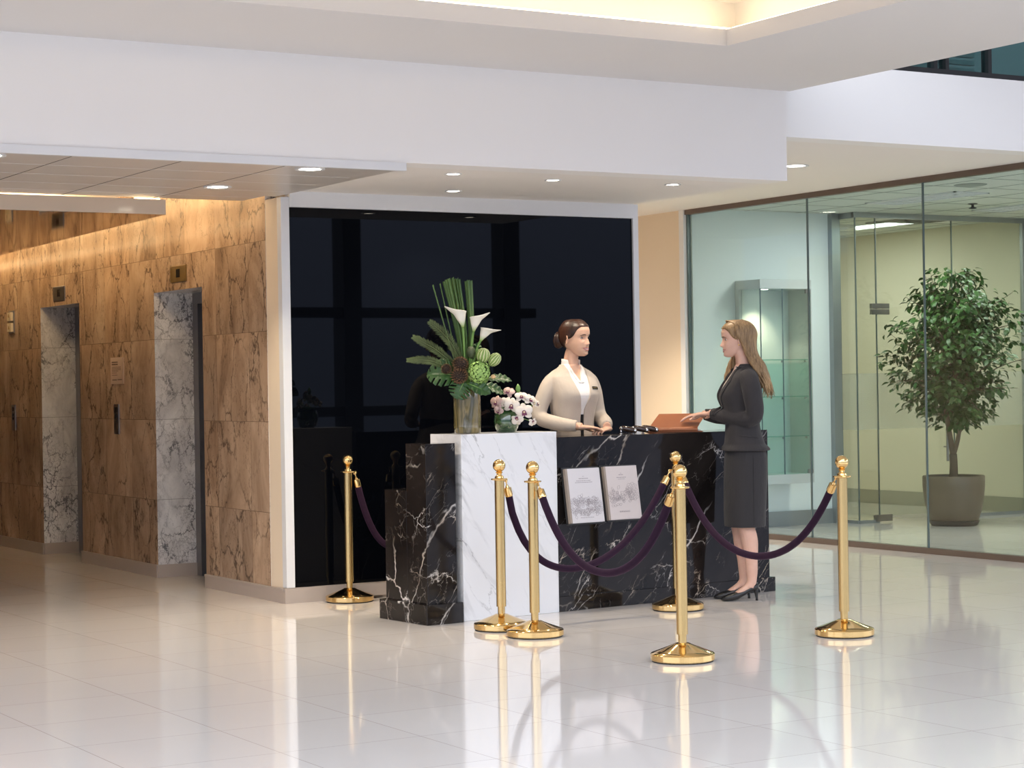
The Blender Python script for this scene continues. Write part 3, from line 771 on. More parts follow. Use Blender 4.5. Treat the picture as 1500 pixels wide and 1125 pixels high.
# ------------------------------------------------------------------ lift lobby wall fittings
def wallplate(name, y0, y1, z0, z1, mat, label, cat, group=None, th=.008):
    t = empty(name, (XL, (y0+y1)/2, z0), 0, label, cat, group)
    bm = NB(); w = y1-y0; box(bm, -th, 0, -w/2, w/2, 0, z1-z0); build('plate', bm, mat, t, bevel=.0015)
    return t, w, z1-z0
M['oldbrass'] = plain('aged_brass_plate', (.30, .19, .06), .35, .8, var=.08); M['display'] = plain('dark_display', (.01, .009, .008), .2)
for (y0, y1, z0, z1, mt, lb_) in ((13.40, 13.70, 2.148, 2.265, 'oldbrass', 'aged brass floor indicator plate above the nearer lift doorway'), (16.06, 16.36, 2.13, 2.25, 'steel', 'steel floor indicator plate above the further lift doorway')):
    t, w, h = wallplate('floor_indicator', y0, y1, z0, z1, M[mt], lb_, 'lift indicator', 'floor indicators above the lifts')
    bm = NB(); box(bm, -.0095, -.006, -.035, .035, h*.28, h*.78); build('display_window', bm, M['display'], t)
for (y0, y1, z0, z1, lb_) in ((14.82, 14.93, 1.045, 1.275, 'narrow steel lift call panel between the two lift doorways under the notice'), (17.46, 17.56, 1.045, 1.27, 'narrow steel lift call panel near the left edge')):
    t, w, h = wallplate('call_panel', y0, y1, z0, z1, M['steel'], lb_, 'call panel', 'lift call panels on the marble wall')
    for hz in (.46, .6):
        bm = NB(); tube(bm, [(-.012, 0, h*hz), (-.006, 0, h*hz)], .012, 14); build('call_button', bm, M['display'], t)
    bm = NB(); box(bm, -.0095, -.006, -.03, .03, h*.75, h*.9); build('display_window', bm, M['display'], t)
t, w, h = wallplate('hall_lantern', 17.45, 17.60, 1.90, 2.10, M['steel'], 'small steel hall lantern with lit arrow panels high on the marble at the left edge', 'lift indicator')
M['milky'] = plain('milky_lens', (.75, .68, .52), .3)
for z0, z1, z in ((.015, h*.45, h*.25), (h*.55, h-.015, h*.77)):
    bm = NB(); box(bm, -.03, -.006, -.055, .055, z0, z1); ll = build('lantern_lens', bm, M['milky'], t)
    bm = NB(); prism(bm, [(0, 0), (.03, 0), (.015, .03)], 0, .004, M=Matrix.Translation((-.031, -.015, z-.015)) @ Matrix(((0,0,-1,0),(1,0,0,0),(0,1,0,0),(0,0,0,1)))); build('arrow', bm, M['oldbrass'], ll)
t = empty('wall_notice', (XL, 14.85, 1.43), 0, 'small printed notice on the marble wall between the lift doorways', 'notice')
bm = NB(); box(bm, -.006, 0, -.14, .14, 0, .205); build('board', bm, plain('notice_board', (.55, .40, .30), .5), t)
bm = NB()
def nrow(y0, y1, z, hh, seed):
    q = random.Random(seed); y = y1   # text runs from +y (left in view) to -y
    while y > y0:
        w = min(q.uniform(.012, .03), y-y0); box(bm, -.0072, -.006, y-w, y, z, z+hh); y -= w+.006
nrow(-.02, .11, .163, .010, 1); nrow(-.02, .11, .146, .010, 2)
for k, (a, z) in enumerate(((-.09, .128), (-.09, .118), (-.09, .107), (-.03, .097), (0, .084), (-.01, .067))): nrow(a, .11, z, .004, 3+k)
M['bink'] = plain('brown_ink', (.12, .07, .05), .6); build('printed_text', bm, M['bink'], t); bm = NB(); nrow(0, .10, .028, .007, 12); nrow(-.11, -.02, .030, .007, 13)
build('printed_footer', bm, M['bink'], t)

# ------------------------------------------------------------------ display case on the office wall
t = empty('display_case', (11.40, YT-.35, .42), 0, 'tall wall-mounted glass display case with three green glass shelves', 'display case')
CX, CY, CH = .60, .35, 1.88
M['case'] = plain('grey_case', (.55, .58, .58), .4, .1, var=.02)
bm = NB(); prism(bm, [(0, 0), (CX, 0), (CX, CY-.002), (-.02, CY-.002)], CH-.085, CH); build('top_box', bm, M['case'], t, bevel=.002)
bm = NB(); prism(bm, [(0, 0), (CX, 0), (CX, CY-.002), (-.02, CY-.002)], 0, .085); build('base_box', bm, M['case'], t, bevel=.002)
bm = NB(); box(bm, 0, CX, CY-.02, CY-.002, .085, CH-.085); build('back_panel', bm, plain('case_back', (.80, .80, .77), .6), t)
for a in ((-.02, .015, CY-.06, CY-.002), (CX-.01, CX, .0, CY-.02)):
    bm = NB(); box(bm, *a, .085, CH-.085); build('side_frame', bm, M['case'], t)
bm = NB(); box(bm, .004, .008, .01, CY-.06, .085, CH-.085); build('side_glass', bm, M['caseglass'], t)
bm = NB(); box(bm, .008, .258, .004, .008, .085, CH-.085); build('front_glass', bm, M['caseglass'], t)
for x in (.002, .256):
    bm = NB(); box(bm, x, x+.008, .002, .010, .085, CH-.085); build('glass_edge', bm, M['joint'], t)
bm = NB(); box(bm, .264, CX-.012, .004, .008, .09, CH-.09); dg = build('glass_door', bm, M['caseglass'], t)
for z in (CH-.125, .088):
    bm = NB(); box(bm, CX-.07, CX-.012, -.004, .012, z, z+.037); build('door_hinge', bm, M['steel'], dg)
for z in (.436, .802, 1.142):
    bm = NB(); box(bm, .02, CX-.03, .03, CY-.03, z-.005, z+.005); s_ = build('glass_shelf', bm, M['shelfglass'], t)
    for x in (.27, CX-.06):
        bm = NB(); tube(bm, [(x, .035, z-.025), (x, .035, z-.005)], .010, 10); build('shelf_support', bm, M['steel'], s_)
bm = NB(); lathe(bm, [(0, CH-.088), (.028, CH-.088), (.032, CH-.085), (0, CH-.084)], 18, center=(.17, .15)); build('spotlight_lens', bm, M['downglow'], t)
lamp_spot('case_lamp', (11.57, YT-.20, .42+CH-.10), 26, (1, .80, .55), math.radians(95), .8, .02)
# ------------------------------------------------------------------ plants
def leaf_patch(bm, base, dirv, nrm, length, width, curl=.2, fold=.15, nx=6, mi=0, prof=None, wave=0.0, q=rnd):
    """a leaf blade: grid from base along dirv, bending towards -nrm by curl, folded along the midrib"""
    d = Vector(dirv).normalized(); n_ = Vector(nrm); n_ = (n_ - d*n_.dot(d)).normalized(); s = d.cross(n_)
    rows = []
    ph = q.uniform(0, 6)
    for i in range(nx+1):
        t = i/nx
        w = width*.5*(prof(t) if prof else math.sin(PI*min(1, .04+t*.96))**.75*(1-.25*t))
        a = curl*t
        p = Vector(base) + d*(length*(math.sin(a)/a if abs(a) > 1e-4 else 1)*t) - n_*(length*t*t*curl*.5)
        off = n_*(wave*length*math.sin(ph+t*9))
        rows.append([bm.verts.new(p - s*w + n_*(fold*w) + off), bm.verts.new(p), bm.verts.new(p + s*w + n_*(fold*w) - off)])
    for A, B in zip(rows, rows[1:]):
        for k in range(2):
            f = bm.faces.new((A[k], A[k+1], B[k+1], B[k])); f.material_index = mi; f.smooth = True

def m_leaf(name, a, b, rough=.38, scale=6, trans=.0):
    t = NT(name); v = t.coord(); nz = t.noise(v, scale, 3)
    c = t.mix(nz.outputs[0], a, b); bs = t.bsdf(c, rough, 0, .45); return t.m
M['leaf_dark'] = m_leaf('dark_leaf', (.012, .045, .010), (.035, .10, .022), .38, 7)
M['leaf_tree'] = m_leaf('tree_leaf', (.014, .052, .008), (.045, .125, .020), .45, 5)
M['leaf_mid'] = m_leaf('blade_leaf', (.045, .10, .025), (.10, .18, .05), .45, 20)
M['fern'] = m_leaf('fern_green', (.07, .10, .028), (.14, .18, .06), .55, 20)
M['stemg'] = m_leaf('stem_green', (.12, .25, .05), (.20, .36, .09), .45, 20)
M['bark'] = plain('grey_brown_bark', (.14, .105, .075), .8, var=.25, nscale=14, bump=.3)
ft = NT('calla_white'); tcx = ft.n('ShaderNodeAttribute', attribute_name='green'); ft.bsdf(ft.mix(tcx.outputs['Fac'], (.85, .82, .72), (.30, .46, .10)), .4, 0, .4); M['calla'] = ft.m
M['cone'] = plain('brown_cone', (.17, .085, .04), .7, var=.35, nscale=60); M['cone_gap_shade'] = plain('shade_cone_core', (.022, .011, .006), .8)  # core coloured dark to paint shade into the gaps between scales
M['hydra'] = plain('lime_petal', (.33, .52, .14), .55, var=.3, nscale=45); M['hydra_core'] = plain('dark_hydrangea_core', (.06, .12, .02), .7)
pt = NT('striped_pod'); pv = pt.coord(); spx = pt.n('ShaderNodeSeparateXYZ'); pt.l(pv, spx.inputs[0])
ang = pt.math('ARCTAN2', spx.outputs[1], spx.outputs[0]); nzp = pt.noise(pv, 40, 2)
stp = pt.math('SINE', pt.math('ADD', pt.math('MULTIPLY', ang, 13), pt.math('MULTIPLY', nzp.outputs[0], 3)))
pt.bsdf(pt.mix(pt.ramp(stp, [(.35, (0,0,0)), (.6, (1,1,1))]), (.20, .32, .07), (.62, .64, .36)), .5); M['pod'] = pt.m
M['bud'] = plain('peach_bud', (.75, .48, .24), .5)
vt = NT('swirled_glass'); vv_ = vt.coord(scale=(9, 9, 1.2), rot=(0, .35, .2)); nv = vt.noise(vv_, 1.2, 5, .6, 1.0)
vtc = vt.ramp(nv.outputs[0], [(.28, (.030, .032, .008)), (.44, (.105, .085, .022)), (.52, (.22, .17, .07)), (.58, (.07, .065, .03)), (.68, (.20, .19, .16)), (.80, (.42, .42, .40))])
vt.bsdf(vtc, .06, 0, .7, Coat_Weight=.6); M['vase'] = vt.m
gt = NT('green_bowl_glass'); gv = gt.coord(scale=(3, 3, 14), rot=(.3, .2, 0)); gt.bsdf(gt.ramp(gt.noise(gv, 1.6, 4, .6, 1).outputs[0], [(.3, (.012, .035, .012)), (.6, (.045, .10, .03)), (.75, (.10, .17, .07))]), .04, 0, .8, Coat_Weight=.8); M['bowl'] = gt.m

TOPW = 1.0905
VB = D(.436, .20, TOPW)
RV = Matrix.Rotation(-yaw, 4, 'Z')
def L(x, d, z):          # offsets from the vase foot: right, towards the viewer, up
    return Vector((x, -d, z))
def thing_v(name, org, label, cat, group=None):
    """plant piece whose local frame is turned like the arrangement; org is its own foot in arrangement coordinates"""
    return empty(name, VB + RV @ Vector(org), -yaw, label, cat, group)
t = empty('glass_vase', VB, -yaw, 'tall swirled amber-green glass vase on the white marble block', 'vase')
bm = NB(); lathe(bm, [(0, 0), (.070, 0), (.078, .008), (.081, .05), (.081, .20), (.079, .262), (.077, .268), (.073, .266), (.073, .20), (.072, .03), (0, .025)], 40); build('body', bm, M['vase'], t, angle=60)
bm = NB(); lathe(bm, [(0, .245), (.073, .245), (.073, .25), (0, .25)], 30); build('water', bm, plain('vase_water', (.04, .05, .02), .1), t)
MOUTH = Vector((0, 0, .25))

def stem_to(bm, p, r=.005, mi=0, bend=.0):
    tube(bm, bez([MOUTH + Vector((p.x*.12, p.y*.12, -.03)), MOUTH.lerp(p, .45) + Vector((0, 0, .02)), p], 6), r, 8, mi=mi)

# upright blades
gb = 'tall upright green blades in the vase'
bl = [(-.126, -.01, .905), (-.112, .0, .915), (-.098, .01, .92), (-.086, -.005, .915), (-.074, .008, .925), (-.062, -.01, .92), (-.049, .004, .918), (-.036, .012, .915), (.006, -.01, .905), (.020, .01, .908), (.036, -.002, .908), (-.192, .0, .885), (-.150, -.012, .893)]
for k, (x, d, z) in enumerate(bl):
    thin = k >= 11
    t = thing_v('grass_blade', (x*.1, -d*.1, .24), 'flat upright green blade in the tall bundle at the back of the vase' if k < 8 else ('flat upright green blade standing just right of the tall bundle' if k < 11 else 'thin single green blade leaning left of the tall bundle'), 'leaf', gb)
    o0 = Vector((x*.1, -d*.1, .24)); bm = NB()
    a = o0*0; b = L(x, d, z) - o0; mid = a.lerp(b, .5) + Vector((0.02 if not thin else 0, 0, 0)); w = .004 if thin else .0095
    path = bez([a, mid, b], 8); pts, fr = frames(path, (0, 1, 0))
    prev = None; m_ = len(pts)-1
    ya = rnd.uniform(-.5, .5)
    for i, p in enumerate(pts):
        s = Vector((math.cos(ya), math.sin(ya), 0)); ww = w*(.55+.45*min(1, i/m_*2)); e = .012*(rnd.uniform(.2, 1) if i == m_ else 0)
        row = [bm.verts.new(p - s*ww), bm.verts.new(p + Vector((0, .0025, 0))), bm.verts.new(p + s*ww + Vector((0, 0, e))), bm.verts.new(p + Vector((0, -.0015, 0)))]
        if prev:
            for q in range(4): bm.faces.new((prev[q], prev[(q+1)%4], row[(q+1)%4], row[q]))
        prev = row
    build('blade', bm, M['leaf_mid'], t, smooth=True)

# calla lilies
def calla(base, mid, throat, mouth, tip, rm, label):
    o0 = Vector(base)
    t = thing_v('calla_lily', o0, label, 'flower', 'calla lilies in the vase')
    bm = NB(); tube(bm, bez([Vector((0,0,0)), Vector(mid)-o0, Vector(throat)-o0], 8), .0065, 10); build('stem', bm, M['stemg'], t, smooth=True)
    T0 = Vector(throat)-o0; Mo = Vector(mouth)-o0; Tp = Vector(tip)-o0
    ax = (Mo-T0); Lh = ax.length; ax.normalize()
    tipd = (Tp-Mo); tl = tipd.length; td = (tipd - ax*tipd.dot(ax)).normalized(); sd = ax.cross(td)
    bm = NB(); nr, na = 12, 28; rows = []; gr = []
    for i in range(nr+1):
        s = i/nr; row = []
        for k in range(na):
            a = 2*PI*k/na; c = .5+.5*math.cos(a)     # 1 towards the spathe tip
            r = .008 + rm*(math.sin(min(1, s*1.05)*PI/2)**1.35)*(.56+.16*c) + rm*.55*max(0, s-.72)/.28*(.25+.75*c**1.5)
            h = Lh*s*(.88+.18*c) + (-.010*max(0, s-.85)/.15)*(1-c)
            p = T0 + ax*h + (td*math.cos(a) + sd*math.sin(a))*r
            if s > .6: p += (Tp - Mo - td*rm)*(c**9)*((s-.6)/.4)**2*.75
            row.append(bm.verts.new(p)); 
        rows.append(row); gr += [max(0, 1-s*2.6)]*na
    for A, B in zip(rows, rows[1:]):
        for k in range(na): bm.faces.new((A[k], A[(k+1)%na], B[(k+1)%na], B[k]))
    o = build('spathe', bm, M['calla'], t, smooth=True)
    at = o.data.attributes.new('green', 'FLOAT', 'POINT')
    for i, g in enumerate(gr): at.data[i].value = g
    so = o.modifiers.new('thickness', 'SOLIDIFY'); so.thickness = .0022; so.offset = -1
    bm = NB(); tube(bm, [T0 + ax*Lh*.25, T0 + ax*Lh*.6, T0 + ax*Lh*.88], [.005, .006, .003], 10); build('spadix', bm, plain('yellow_spadix', (.75, .52, .10), .6), t, smooth=True)
z_ = lambda zx, zy, d=0.: L((zx-422)*.000974, d, (1020-zy)*.000974)
calla(z_(421, 740), z_(412, 520, .03), z_(407, 372, .035), z_(385, 262, .045), z_(308, 240, .075), .045, 'white calla lily, tallest of three, opening to the left')
calla(z_(428, 740), z_(455, 490, .03), z_(470, 398, .035), z_(488, 300, .045), z_(560, 283, .07), .042, 'white calla lily, middle one of three, opening to the right')
calla(z_(432, 740), z_(485, 520, .03), z_(512, 455, .04), z_(555, 375, .05), z_(630, 390, .07), .040, 'white calla lily, lowest of three, at the right')

# needle fronds
def frond(a, mid, b, w, label):
    o0 = Vector(a); t = thing_v('needle_frond', o0, label, 'foliage', 'green needle fronds in the vase')
    path = bez([Vector((0,0,0)), Vector(mid)-o0, Vector(b)-o0], 20); bm = NB()
    pts, fr = frames(path, (0, -1, 0)); m_ = len(pts)-1
    tube(bm, path, [.004-.003*i/m_ for i in range(m_+1)], 6)
    for i in range(2, m_+1):
        s = i/m_; ww = w*(math.sin(PI*(.12+.86*s*.93))**.7)
        tt, A, B = fr[i]
        for sub in range(1):
            p = pts[i]
            for sg in (1, -1):
                for el in (.35, -.25):
                    dv = (B*sg*1.0 + tt*.85 + A*el).normalized()
                    leaf_patch(bm, p, dv, A, ww*rnd.uniform(.85, 1.15), .0042, .25, .1, 3)
    build('needles', bm, M['fern'], t)
frond(z_(395, 600), z_(320, 450, .05), z_(205, 335, .05), .045, 'green needle frond, the most upright of three, leaning left')
frond(z_(370, 620), z_(245, 510, .07), z_(104, 428, .06), .040, 'green needle frond, middle one of three, pointing left')
frond(z_(350, 640), z_(210, 575, .09), z_(68, 568, .08), .036, 'green needle frond, lowest of three, pointing level to the left')

# cones
def cone(c, rx, rz, tiltv, label):
    t = thing_v('pine_cone', c, label, 'pine cone', 'brown cones in the vase')
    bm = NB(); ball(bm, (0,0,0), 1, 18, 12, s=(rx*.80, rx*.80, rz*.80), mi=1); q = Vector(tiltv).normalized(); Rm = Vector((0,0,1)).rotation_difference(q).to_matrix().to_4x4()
    for v in bm.verts: v.co = Rm @ v.co
    ga = 2.39996
    N_ = 110
    for k in range(N_):
        zz = 1-2*(k+.5)/N_; a = k*ga; rr = math.sqrt(1-zz*zz)
        nrm = Vector((rr*math.cos(a), rr*math.sin(a), zz)); p = Vector((nrm.x*rx, nrm.y*rx, nrm.z*rz))*.9
        leaf_patch(bm, Rm @ (p*.86), Rm @ (nrm*1.0 + Vector((0,0,.45))), Rm @ (Vector((0,0,1))-nrm*.2), rx*.30, rx*.22, .5, .3, 3)
    build('scales', bm, [M['cone'], M['cone_gap_shade']], t)
cone(z_(388, 597, .075), .050, .042, (.3, -.5, .8), 'brown cone, uppermost of the three, in the middle of the arrangement')
cone(z_(380, 668, .095), .053, .040, (0, -.7, .7), 'brown cone, lowest of the three, above the vase mouth')
cone(z_(302, 626, .07), .034, .032, (-.6, -.5, .5), 'small brown cone, furthest left of the three')

# hydrangea head
hc = z_(500, 650, .075); t = thing_v('hydrangea', hc, 'lime green hydrangea head in front of the vase arrangement', 'flower')
bm = NB(); N_ = 150
for k in range(N_):
    zz = 1-2*(k+.5)/N_; a = k*2.39996; rr = math.sqrt(1-zz*zz); nv_ = Vector((rr*math.cos(a), rr*math.sin(a), zz))
    p = Vector((nv_.x*.062, nv_.y*.05, nv_.z*.072))*rnd.uniform(.82, 1.10)
    u_ = nv_.orthogonal().normalized(); w_ = nv_.cross(u_); a0 = rnd.uniform(0, 6)
    for m_ in range(4):
        b_ = a0 + m_*PI/2; dd = (u_*math.cos(b_) + w_*math.sin(b_) + nv_*.25)
        leaf_patch(bm, p, dd, nv_, .013, .013, .4, .15, 3)
ball(bm, (0,0,0), 1, 14, 10, s=(.049, .039, .058), mi=1)
build('florets', bm, [M['hydra'], M['hydra_core']], t)
bm = NB(); tube(bm, bez([Vector((0,0,-.03)), (MOUTH-hc)*.6, MOUTH-hc], 6), .006, 8); build('stem', bm, M['stemg'], t, smooth=True)

def pod(c, r, h, ax, label, mat):
    t = thing_v('seed_pod', c, label, 'seed pod', 'rounded green pods in the vase')
    Rm = Vector((0,0,1)).rotation_difference(Vector(ax).normalized()); t.rotation_mode = 'QUATERNION'; t.rotation_quaternion = Quaternion((0,0,1), -yaw) @ Rm
    bm = NB(); lathe(bm, [(0, -h), (r*.35, -h*.92), (r*.75, -h*.6), (r*.98, -h*.1), (r, .15*h), (r*.85, .55*h), (r*.5, .88*h), (0, h)], 32)
    for v in bm.verts:
        a = math.atan2(v.co.y, v.co.x); v.co.x *= 1+.03*math.sin(13*a); v.co.y *= 1+.03*math.sin(13*a)
    build('pod', bm, mat, t, smooth=True)
    bm = NB(); tube(bm, [(0,0,-h*.95), (0, 0, -h-.05)], .005, 8); build('stem', bm, M['stemg'], t, smooth=True)
pod(z_(525, 548, .05), .043, .047, (.25, -.2, 1), 'large striped green pod right of the calla stems', M['pod'])
pod(z_(594, 574, .05), .036, .046, (.7, -.2, .8), 'smaller striped green pod leaning right above the hydrangea', M['pod'])
pod(z_(453, 527, .03), .027, .038, (-.1, -.1, 1), 'dark scaly pod between the calla stems and the striped pods', plain('dark_pod', (.07, .09, .04), .6, var=.5, nscale=80))
bc = z_(585, 676, .06); t = thing_v('flower_bud', bc, 'tiny peach coloured bud beside the hydrangea', 'flower')
bm = NB(); ball(bm, (0,0,0), .015, 12, 8, s=(1, .8, .85)); build('bud', bm, M['bud'], t, smooth=True)

# broad leaves round the vase mouth
def broad(base, dirv, nrm, ln, wd, label, split=False, curl=.5):
    o0 = Vector(base); t = thing_v('broad_leaf', o0, label, 'leaf', 'large dark green leaves round the vase mouth')
    d = Vector(dirv).normalized(); n_ = Vector(nrm); n_ = (n_-d*n_.dot(d)).normalized(); s = d.cross(n_)
    bm = NB(); nx, ny = 36, 14
    prof = (lambda t_: (math.sin(PI*(t_**.72)))**.62) if split else (lambda t_: math.sin(PI*t_**.85)**.8)
    G = []
    for i in range(nx+1):
        t_ = i/nx; w = wd*.5*prof(min(max(t_, .012), .992)); row = []
        for j in range(ny+1):
            q = (j/ny-.5)*2
            p = d*ln*t_*(1-.05*curl*t_) - n_*(ln*curl*t_*t_*.5) + s*(w*q) + n_*(.10*w*abs(q) + .012*w/wd*math.sin(t_*30)*abs(q))
            p += d*(abs(q)*w*.35)           # swept veins
            row.append(bm.verts.new(p))
        G.append(row)
    for i in range(nx):
        for j in range(ny):
            q = abs((j+.5)/ny-.5)*2
            if split and q > .38 and (i % 7 in (4, 5)) and 4 < i < nx-3: continue
            bm.faces.new((G[i][j], G[i][j+1], G[i+1][j+1], G[i+1][j]))
    o = build('blade', bm, M['leaf_dark'], t, smooth=True); so = o.modifiers.new('thickness', 'SOLIDIFY'); so.thickness = .0015
    bm = NB(); tube(bm, [Vector((0,0,0)), d*ln*.3 - n_*(ln*curl*.045), d*ln*.6 - n_*(ln*curl*.18)], [.0035, .0028, .0012], 8); build('midrib', bm, M['stemg'], t, smooth=True)
broad(z_(380, 670, .07), (-1.0, -.25, .25), (-.2, -1, .55), .185, .185, 'large split leaf spreading left over the vase side', True, .8)
broad(z_(410, 700, .09), (-.38, -.3, -.75), (.1, -1, .3), .115, .135, 'large split leaf hanging down over the vase mouth', True, .4)
broad(z_(430, 715, .09), (1, -.2, -.38), (0, -.9, .5), .150, .085, 'plain broad leaf pointing down right over the vase rim', False, .3)
broad(z_(540, 690, .02), (1, 0, .10), (0, -.6, .9), .155, .085, 'plain broad leaf stretching right behind the hydrangea', False, .45)
broad(z_(520, 720, -.02), (1, .2, -.35), (0, -.7, .8), .145, .080, 'plain broad leaf low at the right towards the orchids', False, .3)
broad(z_(330, 600, .0), (-1, .2, .35), (0, -.7, .7), .10, .06, 'plain broad leaf tucked behind the small cone', False, .3)
broad(z_(470, 560, -.03), (.3, .1, 1), (0, -1, .2), .10, .06, 'plain broad leaf upright behind the pods', False, .2)

# orchid bowl
OB = D(.700, .17, TOPW)
t = empty('glass_bowl', OB, -yaw, 'round green glass bowl of orchids on the white marble block', 'bowl')
bm = NB(); lathe(bm, [(0, 0), (.048, 0), (.058, .006), (.074, .04), (.077, .07), (.072, .105), (.062, .128), (.058, .130), (.058, .12), (0, .11)], 36); build('body', bm, M['bowl'], t, angle=60)
bm = NB(); ball(bm, (0, 0, .10), 1, 14, 8, s=(.066, .066, .05))
for k in range(16):
    a = k*2.4; leaf_patch(bm, (.03*math.cos(a), .03*math.sin(a), .12), (math.cos(a), math.sin(a), .6), (0, 0, 1), .07, .03, .6)
build('leaf_bed', bm, M['leaf_dark'], t)
M['orch_w'] = plain('cream_petal', (.80, .72, .63), .5, var=.05, nscale=40); M['orch_p'] = plain('dusky_pink_petal', (.60, .42, .38), .5, var=.15, nscale=40)
M['orch_lip'] = plain('purple_lip', (.16, .03, .08), .5, var=.3, nscale=90); M['orch_c'] = plain('cream_column', (.85, .70, .45), .5)
opro = lambda t_: math.sin(PI*min(.97, .10+t_*.87))**.55
def orchid(zx, zy, d, r, face, mat, label, rot=0.):
    c = Vector(((zx-640)*.000974, -d, (1013-zy)*.000974))
    t = empty('orchid', OB + RV @ c, -yaw, label, 'flower', 'orchid blossoms in the green bowl')
    fz = Vector(face).normalized(); u_ = Vector((0,0,1)); u_ = (u_-fz*u_.dot(fz)).normalized(); s_ = u_.cross(fz)
    qq = math.cos(rot); pp = math.sin(rot); u2 = u_*qq + s_*pp; s2 = s_*qq - u_*pp
    bm = NB()
    for a, l_, w_ in ((90, 1., .72), (215, .95, .66), (325, .95, .66)): 
        a = math.radians(a); leaf_patch(bm, (0,0,0), u2*math.sin(a)+s2*math.cos(a)-fz*.05, fz, r*l_, r*w_, .35, .12, 6, 0, opro)
    for a in (25, 155):
        a = math.radians(a); leaf_patch(bm, fz*.002, u2*math.sin(a)+s2*math.cos(a)+fz*.1, fz, r*1.0, r*1.0, .3, .1, 6, 0, opro)
    o = build('petals', bm, mat, t); so = o.modifiers.new('thickness', 'SOLIDIFY'); so.thickness = .001
    bm = NB()
    for a in (-55, -90, -125): a = math.radians(a); leaf_patch(bm, fz*.004, u2*math.sin(a)+s2*math.cos(a)+fz*.6, fz, r*.42, r*.28, .9, .3, 4, 0, opro)
    for k in range(10): a = k*.63; bm2c = fz*.006 + (u2*math.sin(a)+s2*math.cos(a))*r*.16; ball(bm, bm2c, r*.06, 6, 4)
    build('lip', bm, M['orch_lip'], t)
    bm = NB(); ball(bm, fz*.008, r*.10, 10, 6); build('column', bm, M['orch_c'], t, smooth=True)
    bm = NB(); tube(bm, bez([-fz*.004, (Vector((0,0,.11))-c)*.5-fz*.02, Vector((0,0,.10))-c], 5), .002, 6); build('stem', bm, M['stemg'], t, smooth=True)
orchid(578, 828, .04, .046, (-.6, -.8, .25), M['orch_p'], 'dusky pink orchid at the far left of the bowl')
orchid(592, 880, .06, .034, (-.4, -.9, -.1), M['orch_p'], 'small dusky orchid low on the left over the bowl rim', .4)
orchid(640, 835, .065, .045, (-.35, -.9, .2), M['orch_w'], 'cream orchid left of the bowl centre, turned to the left', .3)
orchid(672, 850, .085, .052, (-.1, -1, .1), M['orch_w'], 'large cream orchid at the centre of the bowl', .2)
orchid(748, 890, .09, .058, (.15, -1, .1), M['orch_w'], 'largest cream orchid facing the viewer with a purple centre', -.1)
orchid(733, 796, .06, .042, (.2, -.8, .5), M['orch_w'], 'cream orchid at the top centre of the bunch')
orchid(788, 815, .05, .044, (.6, -.7, .4), M['orch_w'], 'cream orchid upper right, turned to the right', .3)
orchid(655, 765, .03, .042, (-.2, -.7, .6), M['orch_p'], 'dusky pink orchid at the top left of the bunch', .5)
orchid(830, 840, .03, .032, (.9, -.4, .2), M['orch_w'], 'small cream orchid at the far right of the bunch', .2)
orchid(800, 950, .06, .030, (.6, -.8, -.3), M['orch_w'], 'small cream orchid hanging lowest at the right', 3.0)
orchid(705, 930, .085, .040, (-.1, -1, -.2), M['orch_w'], 'cream orchid drooping over the front of the bowl', 2.8)
t = empty('orchid_bud', OB + RV @ Vector((.072, -.03, .262)), -yaw, 'small green bud standing up at the top of the orchids', 'flower')
bm = NB(); lathe(bm, [(0, -.028), (.010, -.02), (.015, -.002), (.011, .014), (0, .030)], 12); build('bud', bm, M['stemg'], t, smooth=True)

# ------------------------------------------------------------------ potted tree behind the glass
TP = (13.13, 13.98, 0)
t = empty('potted_tree', TP, -yaw, 'leafy green tree with forked trunk in a round brown pot', 'potted tree')
pm = NT('brown_ceramic'); pv = pm.coord(); pb = pm.bsdf(pm.mix(pm.noise(pv, 9, 6, .6).outputs[0], (.10, .075, .052), (.16, .125, .09)), .38, 0, .45); M['potm'] = pm.m
bm = NB(); lathe(bm, [(0, .03), (.205, .03), (.222, .045), (.25, .13), (.272, .24), (.285, .36), (.287, .45), (.281, .462), (.266, .455), (.262, .43), (0, .42)], 48); build('pot', bm, M['potm'], t, angle=50)
bm = NB(); lathe(bm, [(0, 0), (.205, 0), (.218, .012), (.235, .045), (.225, .05), (.21, .03), (0, .028)], 40); build('saucer', bm, plain('dark_saucer', (.035, .03, .026), .4), t, angle=50)
bm = NB(); lathe(bm, [(0, .435), (.15, .43), (.262, .425), (.262, .40), (0, .40)], 24)
build('soil', bm, plain('soil', (.05, .035, .025), .95, var=.4, nscale=60, bump=.5), t)
q = random.Random(21)
tr = bez([(0, 0, .42), (.004, 0, .55), (.0, .0, .66)], 6)
b1 = bez([(0, 0, .64), (-.02, .01, .80), (-.055, .0, 1.02), (-.085, .02, 1.25), (-.06, .0, 1.6), (-.02, .02, 2.0), (0, 0, 2.25)], 6)
b2 = bez([(.005, 0, .66), (.045, -.01, .80), (.075, 0, 1.0), (.09, .03, 1.2), (.16, .02, 1.45), (.22, .0, 1.75), (.24, .02, 1.95)], 6)
bm = NB(); tube(bm, tr, [.046, .043, .041, .040, .039, .038, .037, .037, .037, .037, .037, .037, .036][:len(tr)], 12)
tube(bm, b1, [.029-.024*i/(len(b1)-1) for i in range(len(b1))], 10); tube(bm, b2, [.024-.019*i/(len(b2)-1) for i in range(len(b2))], 10)
twigs = []
def crown_r(z):     # outline of the crown
    zs = [.93, 1.05, 1.25, 1.5, 1.75, 1.95, 2.15, 2.3, 2.42]; rs = [.20, .46, .62, .74, .80, .72, .55, .36, .12]
    return float(np.interp(z, zs, rs))
